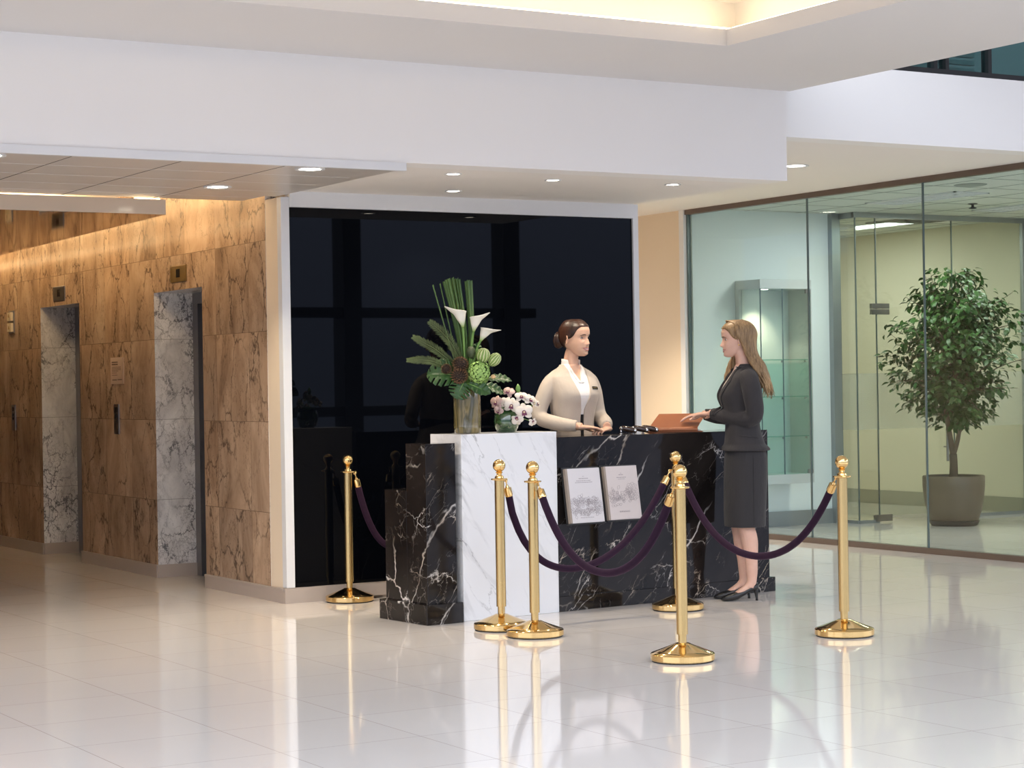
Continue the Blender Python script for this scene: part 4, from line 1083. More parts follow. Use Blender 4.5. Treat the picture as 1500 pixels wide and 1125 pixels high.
for k in range(230):
    src = b1 if q.random() < .6 else b2
    p = src[q.randrange(len(src)//3, len(src))]
    z = q.uniform(.98, 2.40); a = q.uniform(0, 2*PI); r = crown_r(z)*math.sqrt(q.uniform(.22, 1))
    e = Vector((.02+r*math.cos(a), r*.85*math.sin(a), z))
    if p.z > z+.1: p = min(src, key=lambda s: abs(s.z-(z-.15)))
    mid = p.lerp(e, .5) + Vector((0, 0, .06))
    pth = bez([p, mid, e], 5); twigs.append(pth)
    if k < 70: tube(bm, pth, [.008-.006*i/(len(pth)-1) for i in range(len(pth))], 6)
build('trunk', bm, M['bark'], t, smooth=True)
bm = NB()
lprof = lambda t_: math.sin(PI*min(.98, .03+t_**.8*.95))**.9
for pth in twigs:
    for k in range(23):
        s = q.uniform(.30, 1.0); i = min(len(pth)-1, int(s*(len(pth)-1))); p = pth[i] + Vector((q.gauss(0, .035), q.gauss(0, .035), q.gauss(0, .03)))
        rad = Vector((p.x, p.y, 0)); rad = rad.normalized() if rad.length > .01 else Vector((1,0,0))
        dv = rad*q.uniform(.2, 1) + Vector((q.uniform(-.7, .7), q.uniform(-.7, .7), q.uniform(-.75, .25)))
        nv_ = Vector((q.uniform(-.5, .5), q.uniform(-.5, .5), 1)) + rad*.4
        leaf_patch(bm, p, dv, nv_, q.uniform(.055, .085), q.uniform(.034, .048), q.uniform(.2, .9), .22, 4, 0, lprof)
build('foliage', bm, M['leaf_tree'], t)
PERSON_A = (6.978, 10.915); PERSON_B = (7.746, 10.133)
# ------------------------------------------------------------------ people
def remeshed(bm, voxel, smooth=3, fac=.5):
    """grow one continuous surface out of overlapping closed shells"""
    bmesh.ops.recalc_face_normals(bm, faces=bm.faces)
    me = bpy.data.meshes.new('tmp'); bm.to_mesh(me); bm.free()
    o = bpy.data.objects.new('tmp', me); COL.objects.link(o)
    r = o.modifiers.new('r', 'REMESH'); r.mode = 'VOXEL'; r.voxel_size = voxel; r.use_smooth_shade = True
    if smooth:
        s = o.modifiers.new('s', 'SMOOTH'); s.iterations = smooth; s.factor = fac
    dg = bpy.context.evaluated_depsgraph_get(); dg.update()
    out = bpy.data.meshes.new_from_object(o.evaluated_get(dg)); bpy.data.objects.remove(o)
    return out
def boolcut(me, cutter_bm, op='DIFFERENCE'):
    bmesh.ops.recalc_face_normals(cutter_bm, faces=cutter_bm.faces)
    cm = bpy.data.meshes.new('c'); cutter_bm.to_mesh(cm); cutter_bm.free()
    c = bpy.data.objects.new('c', cm); o = bpy.data.objects.new('t', me); COL.objects.link(c); COL.objects.link(o)
    b = o.modifiers.new('b', 'BOOLEAN'); b.object = c; b.operation = op; b.solver = 'EXACT'
    dg = bpy.context.evaluated_depsgraph_get(); dg.update()
    out = bpy.data.meshes.new_from_object(o.evaluated_get(dg)); bpy.data.objects.remove(o); bpy.data.objects.remove(c)
    return out
def meshobj(name, me, mat, parent, angle=50):
    me.materials.clear()
    for m_ in (mat if isinstance(mat, (list, tuple)) else [mat]): me.materials.append(m_)
    for p in me.polygons: p.use_smooth = True
    try: me.set_sharp_from_angle(angle=math.radians(angle))
    except Exception: pass
    me.name = name
    o = bpy.data.objects.new(name, me); link(o, parent); return o
def bvh_of(me):
    return BVHTree.FromPolygons([v.co.copy() for v in me.vertices], [tuple(p.vertices) for p in me.polygons])

def sections(bm, secs, n=36, power=2.3):
    """stacked horizontal sections (z, cx, cy, rx, ry)"""
    rings = []
    for z, cx, cy, rx, ry in secs:
        ring = []
        for k in range(n):
            a = 2*PI*k/n; c, s = math.cos(a), math.sin(a)
            c = math.copysign(abs(c)**(2/power), c); s = math.copysign(abs(s)**(2/power), s)
            ring.append(bm.verts.new((cx+rx*c, cy+ry*s, z)))
        rings.append(ring)
    for A, B in zip(rings, rings[1:]):
        for k in range(n): bm.faces.new((A[k], A[(k+1)%n], B[(k+1)%n], B[k]))
    bm.faces.new(rings[0][::-1]); bm.faces.new(rings[-1])
def dense(secs, m=4):
    """smooth interpolation of sections"""
    a = np.array(secs); out = []
    P_ = [Vector(r[:3]) for r in a]
    for i in range(len(a)-1):
        p0, p1, p2, p3 = a[max(i-1,0)], a[i], a[i+1], a[min(i+2,len(a)-1)]
        for k in range(m):
            t = k/m
            r = .5*((2*p1)+(p2-p0)*t+(2*p0-5*p1+4*p2-p3)*t*t+(3*p1-p0-3*p2+p3)*t**3); r[0] = p1[0]+(p2[0]-p1[0])*t
            out.append(tuple(r))
    out.append(tuple(a[-1])); return out
def limb(bm, pts, rad, n=16, m=5, up=(1,0,0)):
    path = bez(pts, m); rr = []
    k = len(pts)-1
    for i in range(len(path)):
        s = i/m; j = min(int(s), k-1); f = s-j
        a, b = rad[j], rad[j+1]
        f = f*f*(3-2*f)
        if isinstance(a, tuple): rr.append((a[0]+(b[0]-a[0])*f, a[1]+(b[1]-a[1])*f))
        else: rr.append(a+(b-a)*f)
    tube(bm, path, rr, n, up)

# --- head -----------------------------------------------------------
HZ = [-.110,-.105,-.097,-.084,-.072,-.066,-.059,-.050,-.040,-.025,-.010,.0,.012,.028,.048,.068,.085,.099,.1105,.117]
HF = [-.058,-.074,-.0835,-.0800,-.0845,-.0815,-.0860,-.0835,-.0835,-.0835,-.0825,-.0815,-.0850,-.0905,-.0915,-.0850,-.0700,-.050,-.026,-.004]
HB = [-.046,-.030,-.012,.014,.034,.043,.053,.066,.080,.093,.099,.102,.104,.105,.102,.092,.075,.054,.029,.004]
HW = [.013,.022,.0305,.0410,.0480,.0512,.0545,.0580,.0620,.0655,.0680,.0692,.0708,.0725,.0720,.0670,.0560,.0415,.0225,.003]
def head_pt(z, a, off=0.0):
    """surface point at height z and angle a (0 = nose, pi = back)"""
    f = float(np.interp(z, HZ, HF)); b = float(np.interp(z, HZ, HB)); w = float(np.interp(z, HZ, HW))
    yc = f*.25 + b*.25
    c, s = math.cos(a), math.sin(a)
    pw = 2.25 if c > 0 else 2.1
    cc = math.copysign(abs(c)**(2/pw), c); ss = math.copysign(abs(s)**(2/pw), s)
    y = yc - (yc-f)*cc if c > 0 else yc + (b-yc)*(-cc)
    p = Vector((w*ss, y, z))
    if c > 0:
        x = p.x; g = lambda cx, cz, sx, sz: math.exp(-((x-cx)/sx)**2-((z-cz)/sz)**2)
        d = 0.0
        # nose: bridge, tip, wings
        br = float(np.interp(z, [-.050,-.045,-.040,-.036,-.030,-.018,-.004,.008,.02], [0,.006,.019,.0225,.0195,.0125,.0070,.003,0]))
        sg = float(np.interp(z, [-.046,-.036,-.02,.005], [.0125,.0115,.0085,.0095]))
        d += br*math.exp(-(x/sg)**2)
        d += .0055*(g(.0125,-.0385,.0055,.006)+g(-.0125,-.0385,.0055,.006))
        d -= .0085*(g(.031,.001,.0155,.0100)+g(-.031,.001,.0155,.0100))       # sockets
        d += .0030*(g(.030,.021,.020,.006)+g(-.030,.021,.020,.006))            # brows
        d += .0045*(g(.042,-.030,.016,.014)+g(-.042,-.030,.016,.014))          # cheeks
        d += .0030*g(0,-.0595,.017,.0040) + .0032*g(0,-.0725,.015,.0045)       # lips
        d -= .0040*(g(.028,-.064,.006,.008)+g(-.028,-.064,.006,.008))          # mouth corners
        d -= .0020*g(0,-.052,.004,.005)
        p.y -= d
    if off:
        e = 1e-3
        n_ = Vector((p.x/ max(w*w,1e-6), (p.y-yc)/max(((b-f)/2)**2, 1e-6), (z-.0)/(.112**2)))
        p += n_.normalized()*off
    return p
def head_shell(bm, Mx, offf=None, nz=46, na=64, zmin=-.110, zmax=.117):
    rows = []
    for i in range(nz+1):
        t = i/nz; z = zmin + (zmax-zmin)*(.5-.5*math.cos(PI*t)); row = []
        for k in range(na):
            a = 2*PI*k/na; p = head_pt(z, a)
            if offf: p = head_pt(z, a, offf(p))
            row.append(bm.verts.new(Mx @ p))
        rows.append(row)
    for A, B in zip(rows, rows[1:]):
        for k in range(na): bm.faces.new((A[k], A[(k+1)%na], B[(k+1)%na], B[k]))
    bm.faces.new(rows[0][::-1]); bm.faces.new(rows[-1])
def ear(bm, Mx, sg):
    C_ = Vector((sg*.0715, .014, -.006)); R1 = Matrix.Rotation(sg*.35, 4, 'Z') @ Matrix.Rotation(-.18, 4, 'X')
    pts = [C_ + R1 @ Vector((sg*(.004-.002*math.sin(a)-.004*math.cos(a)), .0150*math.cos(a)*(1-.25*(math.sin(a) < 0)) , .0265*math.sin(a))) for a in [2*PI*i/22 for i in range(22)]]
    tube(bm, [Mx @ p for p in pts] + [Mx @ pts[0]], .0042, 8)
    ball(bm, Mx @ C_, 1, 12, 8, M=(Mx @ R1).to_3x3().to_4x4(), s=(.0055, .0125, .0225))
def face_parts(root, bv, Mx, brow_col, lip_col, iris_col, gaze=0.0, smile=1.0):
    Mi = Mx.inverted(); d_ = (Mx.to_3x3() @ Vector((0, 1, 0))).normalized()
    def on(x, z, off=.001):
        o_ = Mx @ Vector((x, -.2, z)); h = bv.ray_cast(o_, d_)
        return (h[0] - d_*off) if h[0] is not None else Mx @ Vector((x, -.085, z))
    for sg in (1, -1):
        c = on(sg*.0310, .0005, -.0035)
        R3 = Mx.to_3x3().to_4x4() @ Matrix.Rotation(-sg*.22, 4, 'Z')
        bm = NB(); ball(bm, c, 1, 18, 10, M=R3, s=(.0140, .0058, .0056))
        e_ = build('eye', bm, M['eyewhite'], root, smooth=True)
        ic = c + (R3 @ Vector((gaze - sg*.0015, -.0043, .0004)))
        bm = NB(); ball(bm, ic, 1, 14, 8, M=R3, s=(.0080, .0030, .0060)); build('iris', bm, iris_col, e_, smooth=True)
        pts = [c + R3 @ Vector((.0150*math.cos(a), -.0030-.0028*math.sin(a), (.0058*math.sin(a)+.0006))) for a in [PI*i/10 for i in range(11)]]
        bm = NB(); tube(bm, pts, [.0007]+[.0014]*9+[.0007], 6); build('lash', bm, M['lash'], e_, smooth=True)
        pts = [on(sg*(.014+.0335*s), .0150+.0065*math.sin(PI*min(1, s*.75+.12))-.004*s, .0008) for s in [i/8 for i in range(9)]]
        bm = NB(); tube(bm, pts, [(.0010, .0024)]+[(.0012, .0030)]*5+[(.0011, .0024), (.001, .0016), (.0008, .0008)], 8, up=tuple(d_)); build('eyebrow', bm, brow_col, root, smooth=True)
    W_ = .0285
    zz = lambda x, b, k: b + smile*.0065*(x/W_)**2 + k*(1-(x/W_)**2)
    xs = [W_*(-1+i/8) for i in range(17)]
    bm = NB(); tube(bm, [on(x, zz(x, -.0670, .0045), .0005) for x in xs], [(.0012, .0009+.0024*(1-(x/W_)**2)**.7) for x in xs], 8, up=tuple(d_))
    build('upper_lip', bm, lip_col, root, smooth=True)
    bm = NB(); tube(bm, [on(x, zz(x, -.0670, -.0066), .0006) for x in xs], [(.0014, .0009+.0032*(1-(x/W_)**2)**.7) for x in xs], 8, up=tuple(d_))
    build('lower_lip', bm, lip_col, root, smooth=True)
    bm = NB(); tube(bm, [on(x*.86, zz(x*.86, -.0670, -.0005), -.0002) for x in xs], [(.0010, .0042*(1-(x/W_)**2)**.6+.0006) for x in xs], 8, up=tuple(d_))
    build('teeth', bm, M['teeth'], root, smooth=True)

def hand(bm, wrist, dirv, back, thumb, curl=.35, spread=.10, sc=1.0):
    """palm, four bent fingers, thumb; back = outward normal of the back of the hand, thumb = +1/-1 along back x dir"""
    w = Vector(wrist); d = Vector(dirv).normalized(); b = Vector(back); b = (b-d*b.dot(d)).normalized(); s = d.cross(b)*thumb   # s points to the thumb side
    tube(bm, [w - d*.03*sc, w, w+d*.02*sc, w+d*.05*sc, w+d*.085*sc - b*.003*sc, w+d*.094*sc - b*.004*sc], [(.025*sc, .018*sc), (.025*sc, .017*sc), (.031*sc, .0165*sc), (.038*sc, .0145*sc), (.038*sc, .0115*sc), (.034*sc, .008*sc)], 16, up=tuple(s))
    for off, ln, fr in ((.0285, .070, 0.), (.0095, .078, .33), (-.0095, .073, .66), (-.0275, .057, 1.)):
        sp = spread*(.5-fr)*2; fd = (d + s*sp*.6).normalized(); p = w + d*.080*sc + s*off*sc
        c0 = curl*(.9+.25*fr); pts = [p]; ang = 0.12
        for seg in (.46, .30, .24):
            ang += c0*.55; st = fd*math.cos(ang) - b*math.sin(ang); pts.append(pts[-1] + st*ln*seg*sc)
        r = .0088*sc*(1 if fr < .9 else .88)
        limb(bm, pts, [r*1.04, r*.98, r*.88, r*.66], 10, 4, up=tuple(b))
        ball(bm, pts[-1], r*.66, 10, 6)
    p0 = w + d*.022*sc + s*.020*sc; p1 = p0 + (d*.55+s*.75-b*.25).normalized()*.036*sc; p2 = p1 + (d*.85+s*.38-b*.30).normalized()*.030*sc; p3 = p2 + (d*.98+s*.05-b*.25).normalized()*.024*sc
    limb(bm, [p0, p1, p2, p3], [.014*sc, .0108*sc, .0098*sc, .0072*sc], 10, 4, up=tuple(b)); ball(bm, p3, .0072*sc, 10, 6)

def m_skin(name, a, b):
    t = NT(name); v = t.coord(); nz = t.noise(v, 25, 4); bs = t.bsdf(t.mix(nz.outputs[0], a, b), .48, 0, .4)
    bs.inputs['Subsurface Weight'].default_value = .12; bs.inputs['Subsurface Radius'].default_value = (.012, .005, .003); bs.inputs['Subsurface Scale'].default_value = .5
    return t.m
def m_hair(name, a, b, rough=.38):
    t = NT(name); v = t.coord(scale=(90, 90, 6)); nz = t.noise(v, 1.5, 4, .6); v2 = t.coord(scale=(14, 14, 2)); n2 = t.noise(v2, 1.2, 2)
    f = t.math('MULTIPLY', t.math('ADD', nz.outputs[0], n2.outputs[0]), .5)
    bs = t.bsdf(t.mix(t.ramp(f, [(.36, (0,0,0)), (.64, (1,1,1))]), a, b), rough, 0, .4); t.bump(bs, nz.outputs[0], .35, .002); return t.m
def m_cloth(name, a, rough=.8, sc=500, bump=.15, fold=.5, sheen=.1):
    t = NT(name); v = t.coord(); n1 = t.noise(v, sc, 2); n2 = t.noise(t.coord(scale=(1, 1, .6)), 9, 3, .5, .4)
    bs = t.bsdf(t.mix(n1.outputs[0], tuple(x*.88 for x in a), tuple(min(1, x*1.1) for x in a)), rough, 0, .25)
    bs.inputs['Sheen Weight'].default_value = sheen
    h = t.math('ADD', t.math('MULTIPLY', n1.outputs[0], .04), n2.outputs[0]); t.bump(bs, h, fold, .02); return t.m
M['skinA'] = m_skin('fair_skin', (.60, .36, .25), (.70, .44, .32)); M['skinB'] = m_skin('light_skin', (.62, .37, .28), (.72, .46, .36))
M['eyewhite'] = plain('eye_white', (.50, .46, .43), .2, var=.01); M['iris_d'] = plain('brown_iris', (.012, .006, .004), .45, 0, .15); M['iris_b'] = plain('hazel_iris', (.03, .025, .016), .45, 0, .15)
M['lash'] = plain('black_lash', (.008, .006, .005), .5); M['browA'] = plain('dark_brow', (.035, .018, .012), .7); M['browB'] = plain('brown_brow', (.12, .07, .035), .7)
M['lipA'] = plain('rose_lips', (.46, .13, .12), .35); M['lipB'] = plain('red_lips', (.36, .09, .085), .35); M['teeth'] = plain('white_teeth', (.82, .80, .76), .25)
M['hairA'] = m_hair('dark_brown_hair', (.012, .005, .003), (.060, .022, .012)); M['hairB'] = m_hair('blonde_hair', (.13, .075, .035), (.44, .29, .15), .45)
M['suitA'] = m_cloth('taupe_jacket', (.54, .465, .395)); M['suitB'] = m_cloth('charcoal_suit', (.034, .031, .033)); M['skirtB'] = m_cloth('charcoal_skirt', (.032, .030, .032)); M['blouse'] = m_cloth('white_blouse', (.82, .80, .78), .6, 300, .1, .15)
M['blouseB'] = m_cloth('cream_blouse', (.76, .66, .58), .6); M['blackcloth'] = m_cloth('black_skirt', (.012, .012, .013)); M['shoe'] = plain('black_leather', (.010, .010, .011), .28); M['gold'] = M['brass']

def hair_off(p, thick=.010, low=-.085, fore=.070):
    """positive above the hairline, sunk under the skin elsewhere"""
    yh = float(np.interp(p.z, [-.11, low, -.06, -.032, -.028, -.008, .004, .012, .03, .05, fore-.006, fore+.004], [.2, .075, .045, .034, .028, .006, -.022, -.034, -.048, -.060, -.078, -.2]))
    d = p.y-yh; s = min(1, max(0, d/.012)); s = s*s*(3-2*s)
    fr = min(1, max(0, (p.y+.092)/.075)); thick *= .42+.58*fr*fr*(3-2*fr)
    return -.006 + (thick+.006)*s

# body proportions shared by both figures -----------------------------------
def torso_secs(g=0.0, bust=1.0):
    S_ = [(.80, 0, .012, .168, .115), (.90, 0, .015, .172, .120), (.98, 0, .010, .158, .108), (1.06, 0, .002, .132, .092), (1.12, 0, -.002, .126, .088), (1.20, 0, -.008, .137, .098),
          (1.28, 0, -.018*bust, .148, .116), (1.34, 0, -.008, .156, .104), (1.40, 0, .006, .156, .078), (1.435, 0, .012, .122, .064), (1.462, 0, .012, .075, .056), (1.475, 0, .010, .060, .052)]
    return [(z, cx, cy, rx+g, ry+g) for z, cx, cy, rx, ry in S_]
def neck(bm, g=0.0, top=(0, -.008, 1.585)):
    limb(bm, [(0, .018, 1.42), (0, .012, 1.475), (0, .004, 1.53), top], [.058+g, .052+g, .049+g, .050+g], 20, 4, up=(1,0,0))
def legs(bm, dy=(0, 0)):
    for sg, y in ((1, dy[0]), (-1, dy[1])):
        x = sg
        limb(bm, [(x*.085, .01, .90), (x*.082, .0, .72), (x*.070, -.008+y*.5, .505), (x*.068, .018+y, .38), (x*.066, .030+y, .22), (x*.064, .030+y, .125), (x*.064, .018+y, .085)], [.092, .078, .052, .053, .038, .0305, .036], 18, 5, up=(1,0,0))
        limb(bm, [(x*.064, .050+y, .085), (x*.064, .02+y, .088), (x*.064, -.03+y, .062), (x*.065, -.085+y, .032), (x*.066, -.135+y, .020)], [(.024, .022), (.030, .030), (.032, .022), (.037, .016), (.024, .011)], 14, 4, up=(1,0,0))
def pump(root, x, y, mat):
    bm = NB(); n = 20
    secs = [(.072, .010, .072, .100), (.066, .024, .064, .112), (.045, .031, .062, .104), (.015, .032, .054, .088), (-.025, .034, .030, .070), (-.065, .040, .008, .058), (-.10, .042, .002, .050), (-.135, .036, .002, .038), (-.158, .022, .003, .026), (-.166, .008, .006, .018)]
    rings = []
    for yy, w, z0, z1 in secs:
        rings.append([bm.verts.new((x+w*math.copysign(abs(math.cos(a))**.8, math.cos(a)), y+yy, (z0+z1)/2+(z1-z0)/2*math.copysign(abs(math.sin(a))**.7, math.sin(a)))) for a in [2*PI*k/n for k in range(n)]])
    for A, B in zip(rings, rings[1:]):
        for k in range(n): bm.faces.new((A[k], B[k], B[(k+1)%n], A[(k+1)%n]))
    bm.faces.new(rings[0]); bm.faces.new(rings[-1][::-1]); bmesh.ops.recalc_face_normals(bm, faces=bm.faces)
    s = build('shoe', bm, mat, root, smooth=True)
    bm = NB(); tube(bm, [(x, y+.052, .085), (x, y+.056, .05), (x, y+.060, .015), (x, y+.060, 0)], [(.020, .018), (.012, .012), (.008, .008), (.009, .009)], 12); build('heel', bm, mat, s, smooth=True)

def lapel_strip(bv, inner, outer, off, name, mat, root, thick=.004):
    """cloth strip lying on the chest between two polylines given as (x, z)"""
    bm = NB(); rows = []
    for (xa, za), (xb, zb) in zip(inner, outer):
        row = []
        for k in range(6):
            s = k/5; x = xa+(xb-xa)*s; z = za+(zb-za)*s
            h = bv.ray_cast(Vector((x, -.5, z)), Vector((0, 1, 0)))
            yv = h[0].y if h[0] is not None else -.05
            row.append(bm.verts.new((x, yv-off, z)))
        rows.append(row)
    for A, B in zip(rows, rows[1:]):
        for k in range(5): bm.faces.new((A[k], A[k+1], B[k+1], B[k]))
    bmesh.ops.recalc_face_normals(bm, faces=bm.faces)
    o = build(name, bm, mat, root, smooth=True); so = o.modifiers.new('thickness', 'SOLIDIFY'); so.thickness = thick; so.offset = 0
    return o
def lerp2(pts, m=8):
    out = []
    for a, b in zip(pts, pts[1:]):
        for k in range(m): out.append((a[0]+(b[0]-a[0])*k/m, a[1]+(b[1]-a[1])*k/m))
    return out + [pts[-1]]

# ---------------- the receptionist behind the desk ----------------
LIFT = .020
PA = empty('person', (*PERSON_A, 0), math.radians(2), 'woman in a taupe jacket with dark hair in a bun standing behind the counter', 'person')
upA = lambda p: Vector((p[0], p[1], p[2]+LIFT))
HMA = Matrix.Translation((.012, -.030, 1.645+LIFT)) @ Matrix.Rotation(math.radians(21), 4, 'Z') @ Matrix.Rotation(math.radians(-1), 4, 'X') @ Matrix.Scale(1.05, 4)
armA = {-1: [(-.134, .012, 1.395), (-.192, .022, 1.30), (-.236, .030, 1.155), (-.185, -.090, 1.105), (-.085, -.225, 1.083)],
        1: [(.134, .012, 1.395), (.186, .020, 1.30), (.212, .010, 1.155), (.182, -.100, 1.105), (.118, -.215, 1.078)]}
def put(bm, fn):
    n0 = len(bm.verts); fn(bm)
    bm.verts.ensure_lookup_table()
    for v in bm.verts[n0:]: v.co.z += LIFT
bm = NB()
head_shell(bm, HMA); ear(bm, HMA, 1); ear(bm, HMA, -1)
put(bm, lambda b: (sections(b, dense(torso_secs())), neck(b, -.004, (.008, -.018, 1.585)), legs(b)))
for sg in (-1, 1):
    limb(bm, [upA(p) for p in armA[sg]], [.036, .040, .036, .034, .024], 16, 6)
hand(bm, upA((-.085, -.225, 1.0785)), (.93, -.36, -.03), (0, 0, 1), -1, .22, .12, .94)
hand(bm, upA((.118, -.215, 1.062)), (-.90, -.42, -.05), (0, 0, 1), 1, .18, .12, .94)
meA = remeshed(bm, .0032, 2)
meshobj('body', meA, M['skinA'], PA); bvA = bvh_of(meA)
face_parts(PA, bvA, HMA, M['browA'], M['lipA'], M['iris_d'], .003, 1.0)
bm = NB(); head_shell(bm, HMA, lambda p: hair_off(p, .009 + .018*math.exp(-((p.z-.125)/.06)**2-((p.y-.025)/.060)**2-(p.x/.06)**2), -.085, .074), 60, 80)
build('hair', bm, M['hairA'], PA, smooth=True)
bm = NB(); bc = HMA @ Vector((0, .118, -.004)); R3 = HMA.to_3x3().to_4x4()
ball(bm, bc, 1, 24, 16, M=R3, s=(.042, .032, .046))
for k in range(3):
    rr = (.040, .027, .013)[k]; tube(bm, [HMA @ Vector((rr*math.cos(a), .118+.010+.009*k+.003*math.sin(2*a), -.004+1.08*rr*math.sin(a))) for a in [2*PI*i/26 for i in range(27)]], (.009, .010, .009)[k], 10)
build('hair_bun', bm, M['hairA'], PA, smooth=True)
# blouse with stand collar
bm = NB(); put(bm, lambda b: (sections(b, dense([s for s in torso_secs(.007) if s[0] >= .98])), limb(b, [(0, .018, 1.42), (0, .014, 1.475), (0, .010, 1.512)], [.064, .061, .0605], 24, 5, up=(1,0,0))))
meb = remeshed(bm, .004, 2)
cut = NB(); prism(cut, [(-.001, 1.36), (.040, 1.46), (.060, 1.60), (-.060, 1.60), (-.040, 1.46)], -.02, .30, M=Matrix.Translation((0, 0, LIFT)) @ Matrix(((1,0,0,0),(0,0,-1,0),(0,1,0,0),(0,0,0,1))))
meb = boolcut(meb, cut); meshobj('blouse', meb, M['blouse'], PA); bvb = bvh_of(meb)
for sg in (1, -1):
    lapel_strip(bvb, lerp2([(sg*.002, 1.36+LIFT), (sg*.040, 1.455+LIFT)]), lerp2([(sg*.020, 1.36+LIFT), (sg*.052, 1.45+LIFT)]), .003, 'blouse_collar', M['blouse'], PA)
bm = NB(); put(bm, lambda b: sections(b, dense([(.56, 0, .0, .150, .115), (.75, 0, .008, .172, .122), (.90, 0, .015, .178, .126), (1.0, 0, .006, .158, .110), (1.17, 0, -.002, .139, .101)])))
meshobj('skirt', remeshed(bm, .006, 2), M['blackcloth'], PA)
bm = NB()
def jk(b):
    S_ = [s for s in torso_secs(.017) if s[0] >= .98]; S_ = [(.93, 0, .012, .192, .140)] + S_[:-2] + [(1.462, 0, .014, .086, .068), (1.480, 0, .014, .073, .062)]
    sections(b, dense(S_))
put(bm, jk)
for sg in (-1, 1):
    A_ = armA[sg]; end = Vector(A_[3]).lerp(Vector(A_[4]), .80)
    limb(bm, [upA(p) for p in [(A_[0][0]*.85, A_[0][1], A_[0][2]+.004)] + [(A_[0][0]*1.16, A_[0][1]+.003, A_[0][2]-.030)] + A_[1:4] + [tuple(end)]], [.046, .051, .052, .049, .046, .036], 18, 7)
mej = remeshed(bm, .0042, 9)
cut = NB(); YZ = Matrix(((1,0,0,0),(0,0,-1,0),(0,1,0,0),(0,0,0,1)))
prism(cut, [(-.012, .80), (.012, .80), (.014, 1.19), (.030, 1.25), (.052, 1.33), (.066, 1.40), (.072, 1.60), (-.072, 1.60), (-.066, 1.40), (-.052, 1.33), (-.030, 1.25), (-.014, 1.19)], .0, .40, M=Matrix.Translation((0, 0, LIFT)) @ YZ)
mej = boolcut(mej, cut); jA = meshobj('jacket', mej, M['suitA'], PA, 40); bvj = bvh_of(mej)
h = bvj.ray_cast(Vector((.092, -.5, 1.325+LIFT)), Vector((0, 1, 0)))
if h[0] is not None:
    bp = h[0]; nn = h[1]; Mb = Matrix.Translation(bp + nn*.003) @ Vector((0, -1, 0)).rotation_difference(nn).to_matrix().to_4x4()
    bm = NB(); box(bm, -.026, .026, -.002, .003, -.009, .009, M=Mb); nb = build('name_badge', bm, M['display'], PA)
    bm = NB(); x = -.012
    box(bm, -.022, -.016, -.0028, -.002, -.004, .004, M=Mb)
    for w in (.006, .004, .007, .005): box(bm, x, x+w, -.0028, -.002, -.002, .002, M=Mb); x += w+.002
    build('badge_lettering', bm, M['gold'], nb)
pump(PA, .064, 0, M['shoe']); pump(PA, -.064, 0, M['shoe'])

# ---------------- the woman in the charcoal suit ----------------
PB = empty('person', (*PERSON_B, 0), math.radians(-117), 'woman with long blonde hair in a charcoal skirt suit standing at the counter end', 'person')
HMB = Matrix.Translation((-.004, -.032, 1.637)) @ Matrix.Rotation(math.radians(-3), 4, 'Z') @ Matrix.Rotation(math.radians(2), 4, 'X')
armB = {1: [(.138, .012, 1.402), (.192, .030, 1.29), (.178, .035, 1.150), (.060, -.085, 1.152), (-.085, -.190, 1.174)],
        -1: [(-.138, .012, 1.402), (-.195, .02, 1.29), (-.228, .020, 1.155), (-.228, -.105, 1.150), (-.222, -.220, 1.168)]}
bm = NB()
head_shell(bm, HMB); ear(bm, HMB, 1); ear(bm, HMB, -1)
sections(bm, dense(torso_secs())); neck(bm, -.004, (0, -.018, 1.585)); legs(bm, (0, -.025))
for sg in (-1, 1): limb(bm, armB[sg], [.036, .040, .036, .034, .024], 16, 6)
hand(bm, (-.085, -.190, 1.172), (-.74, -.66, -.06), (0, .05, 1), 1, .30, .12, .94)
hand(bm, (-.222, -.220, 1.166), (-.06, -.98, -.10), (0, .05, 1), -1, .32, .12, .94)
meB = remeshed(bm, .0032, 2)
meshobj('body', meB, M['skinB'], PB); bvB = bvh_of(meB)
face_parts(PB, bvB, HMB, M['browB'], M['lipB'], M['iris_b'], .0, 1.0)
bm = NB(); ball(bm, HMB @ Vector((.0775, .006, -.036)), .0055, 12, 8); build('earring', bm, M['gold'], PB, smooth=True)
# blonde hair: cap plus long locks
bm = NB(); head_shell(bm, HMB, lambda p: hair_off(p, .013 + .004*math.exp(-((p.z-.10)/.035)**2), -.10, .074), 60, 80)
q = random.Random(4)
def lock(pts, r, wav=.006, n=8):
    path = bez([HMB @ Vector(p) for p in pts], 9); m_ = len(path)-1; ph = q.uniform(0, 6.28); out = []
    for i, p in enumerate(path):
        s = i/m_; w = wav*max(0, (s-.40)/.6); out.append(p + Vector((w*math.cos(ph+s*15), w*math.sin(ph+s*15), 0)))
    tube(bm, out, [(min(1, .25+i/m_*7)*r*(.55+.6*math.sin(PI*min(1, .12+.72*i/m_)))*(1 if i < m_*.70 else max(.08, 1-(i/m_-.70)/.30*.92)), min(1, .25+i/m_*7)*r*.62*(1 if i < m_*.70 else max(.08, 1-(i/m_-.70)/.30*.92))) for i in range(m_+1)], n)
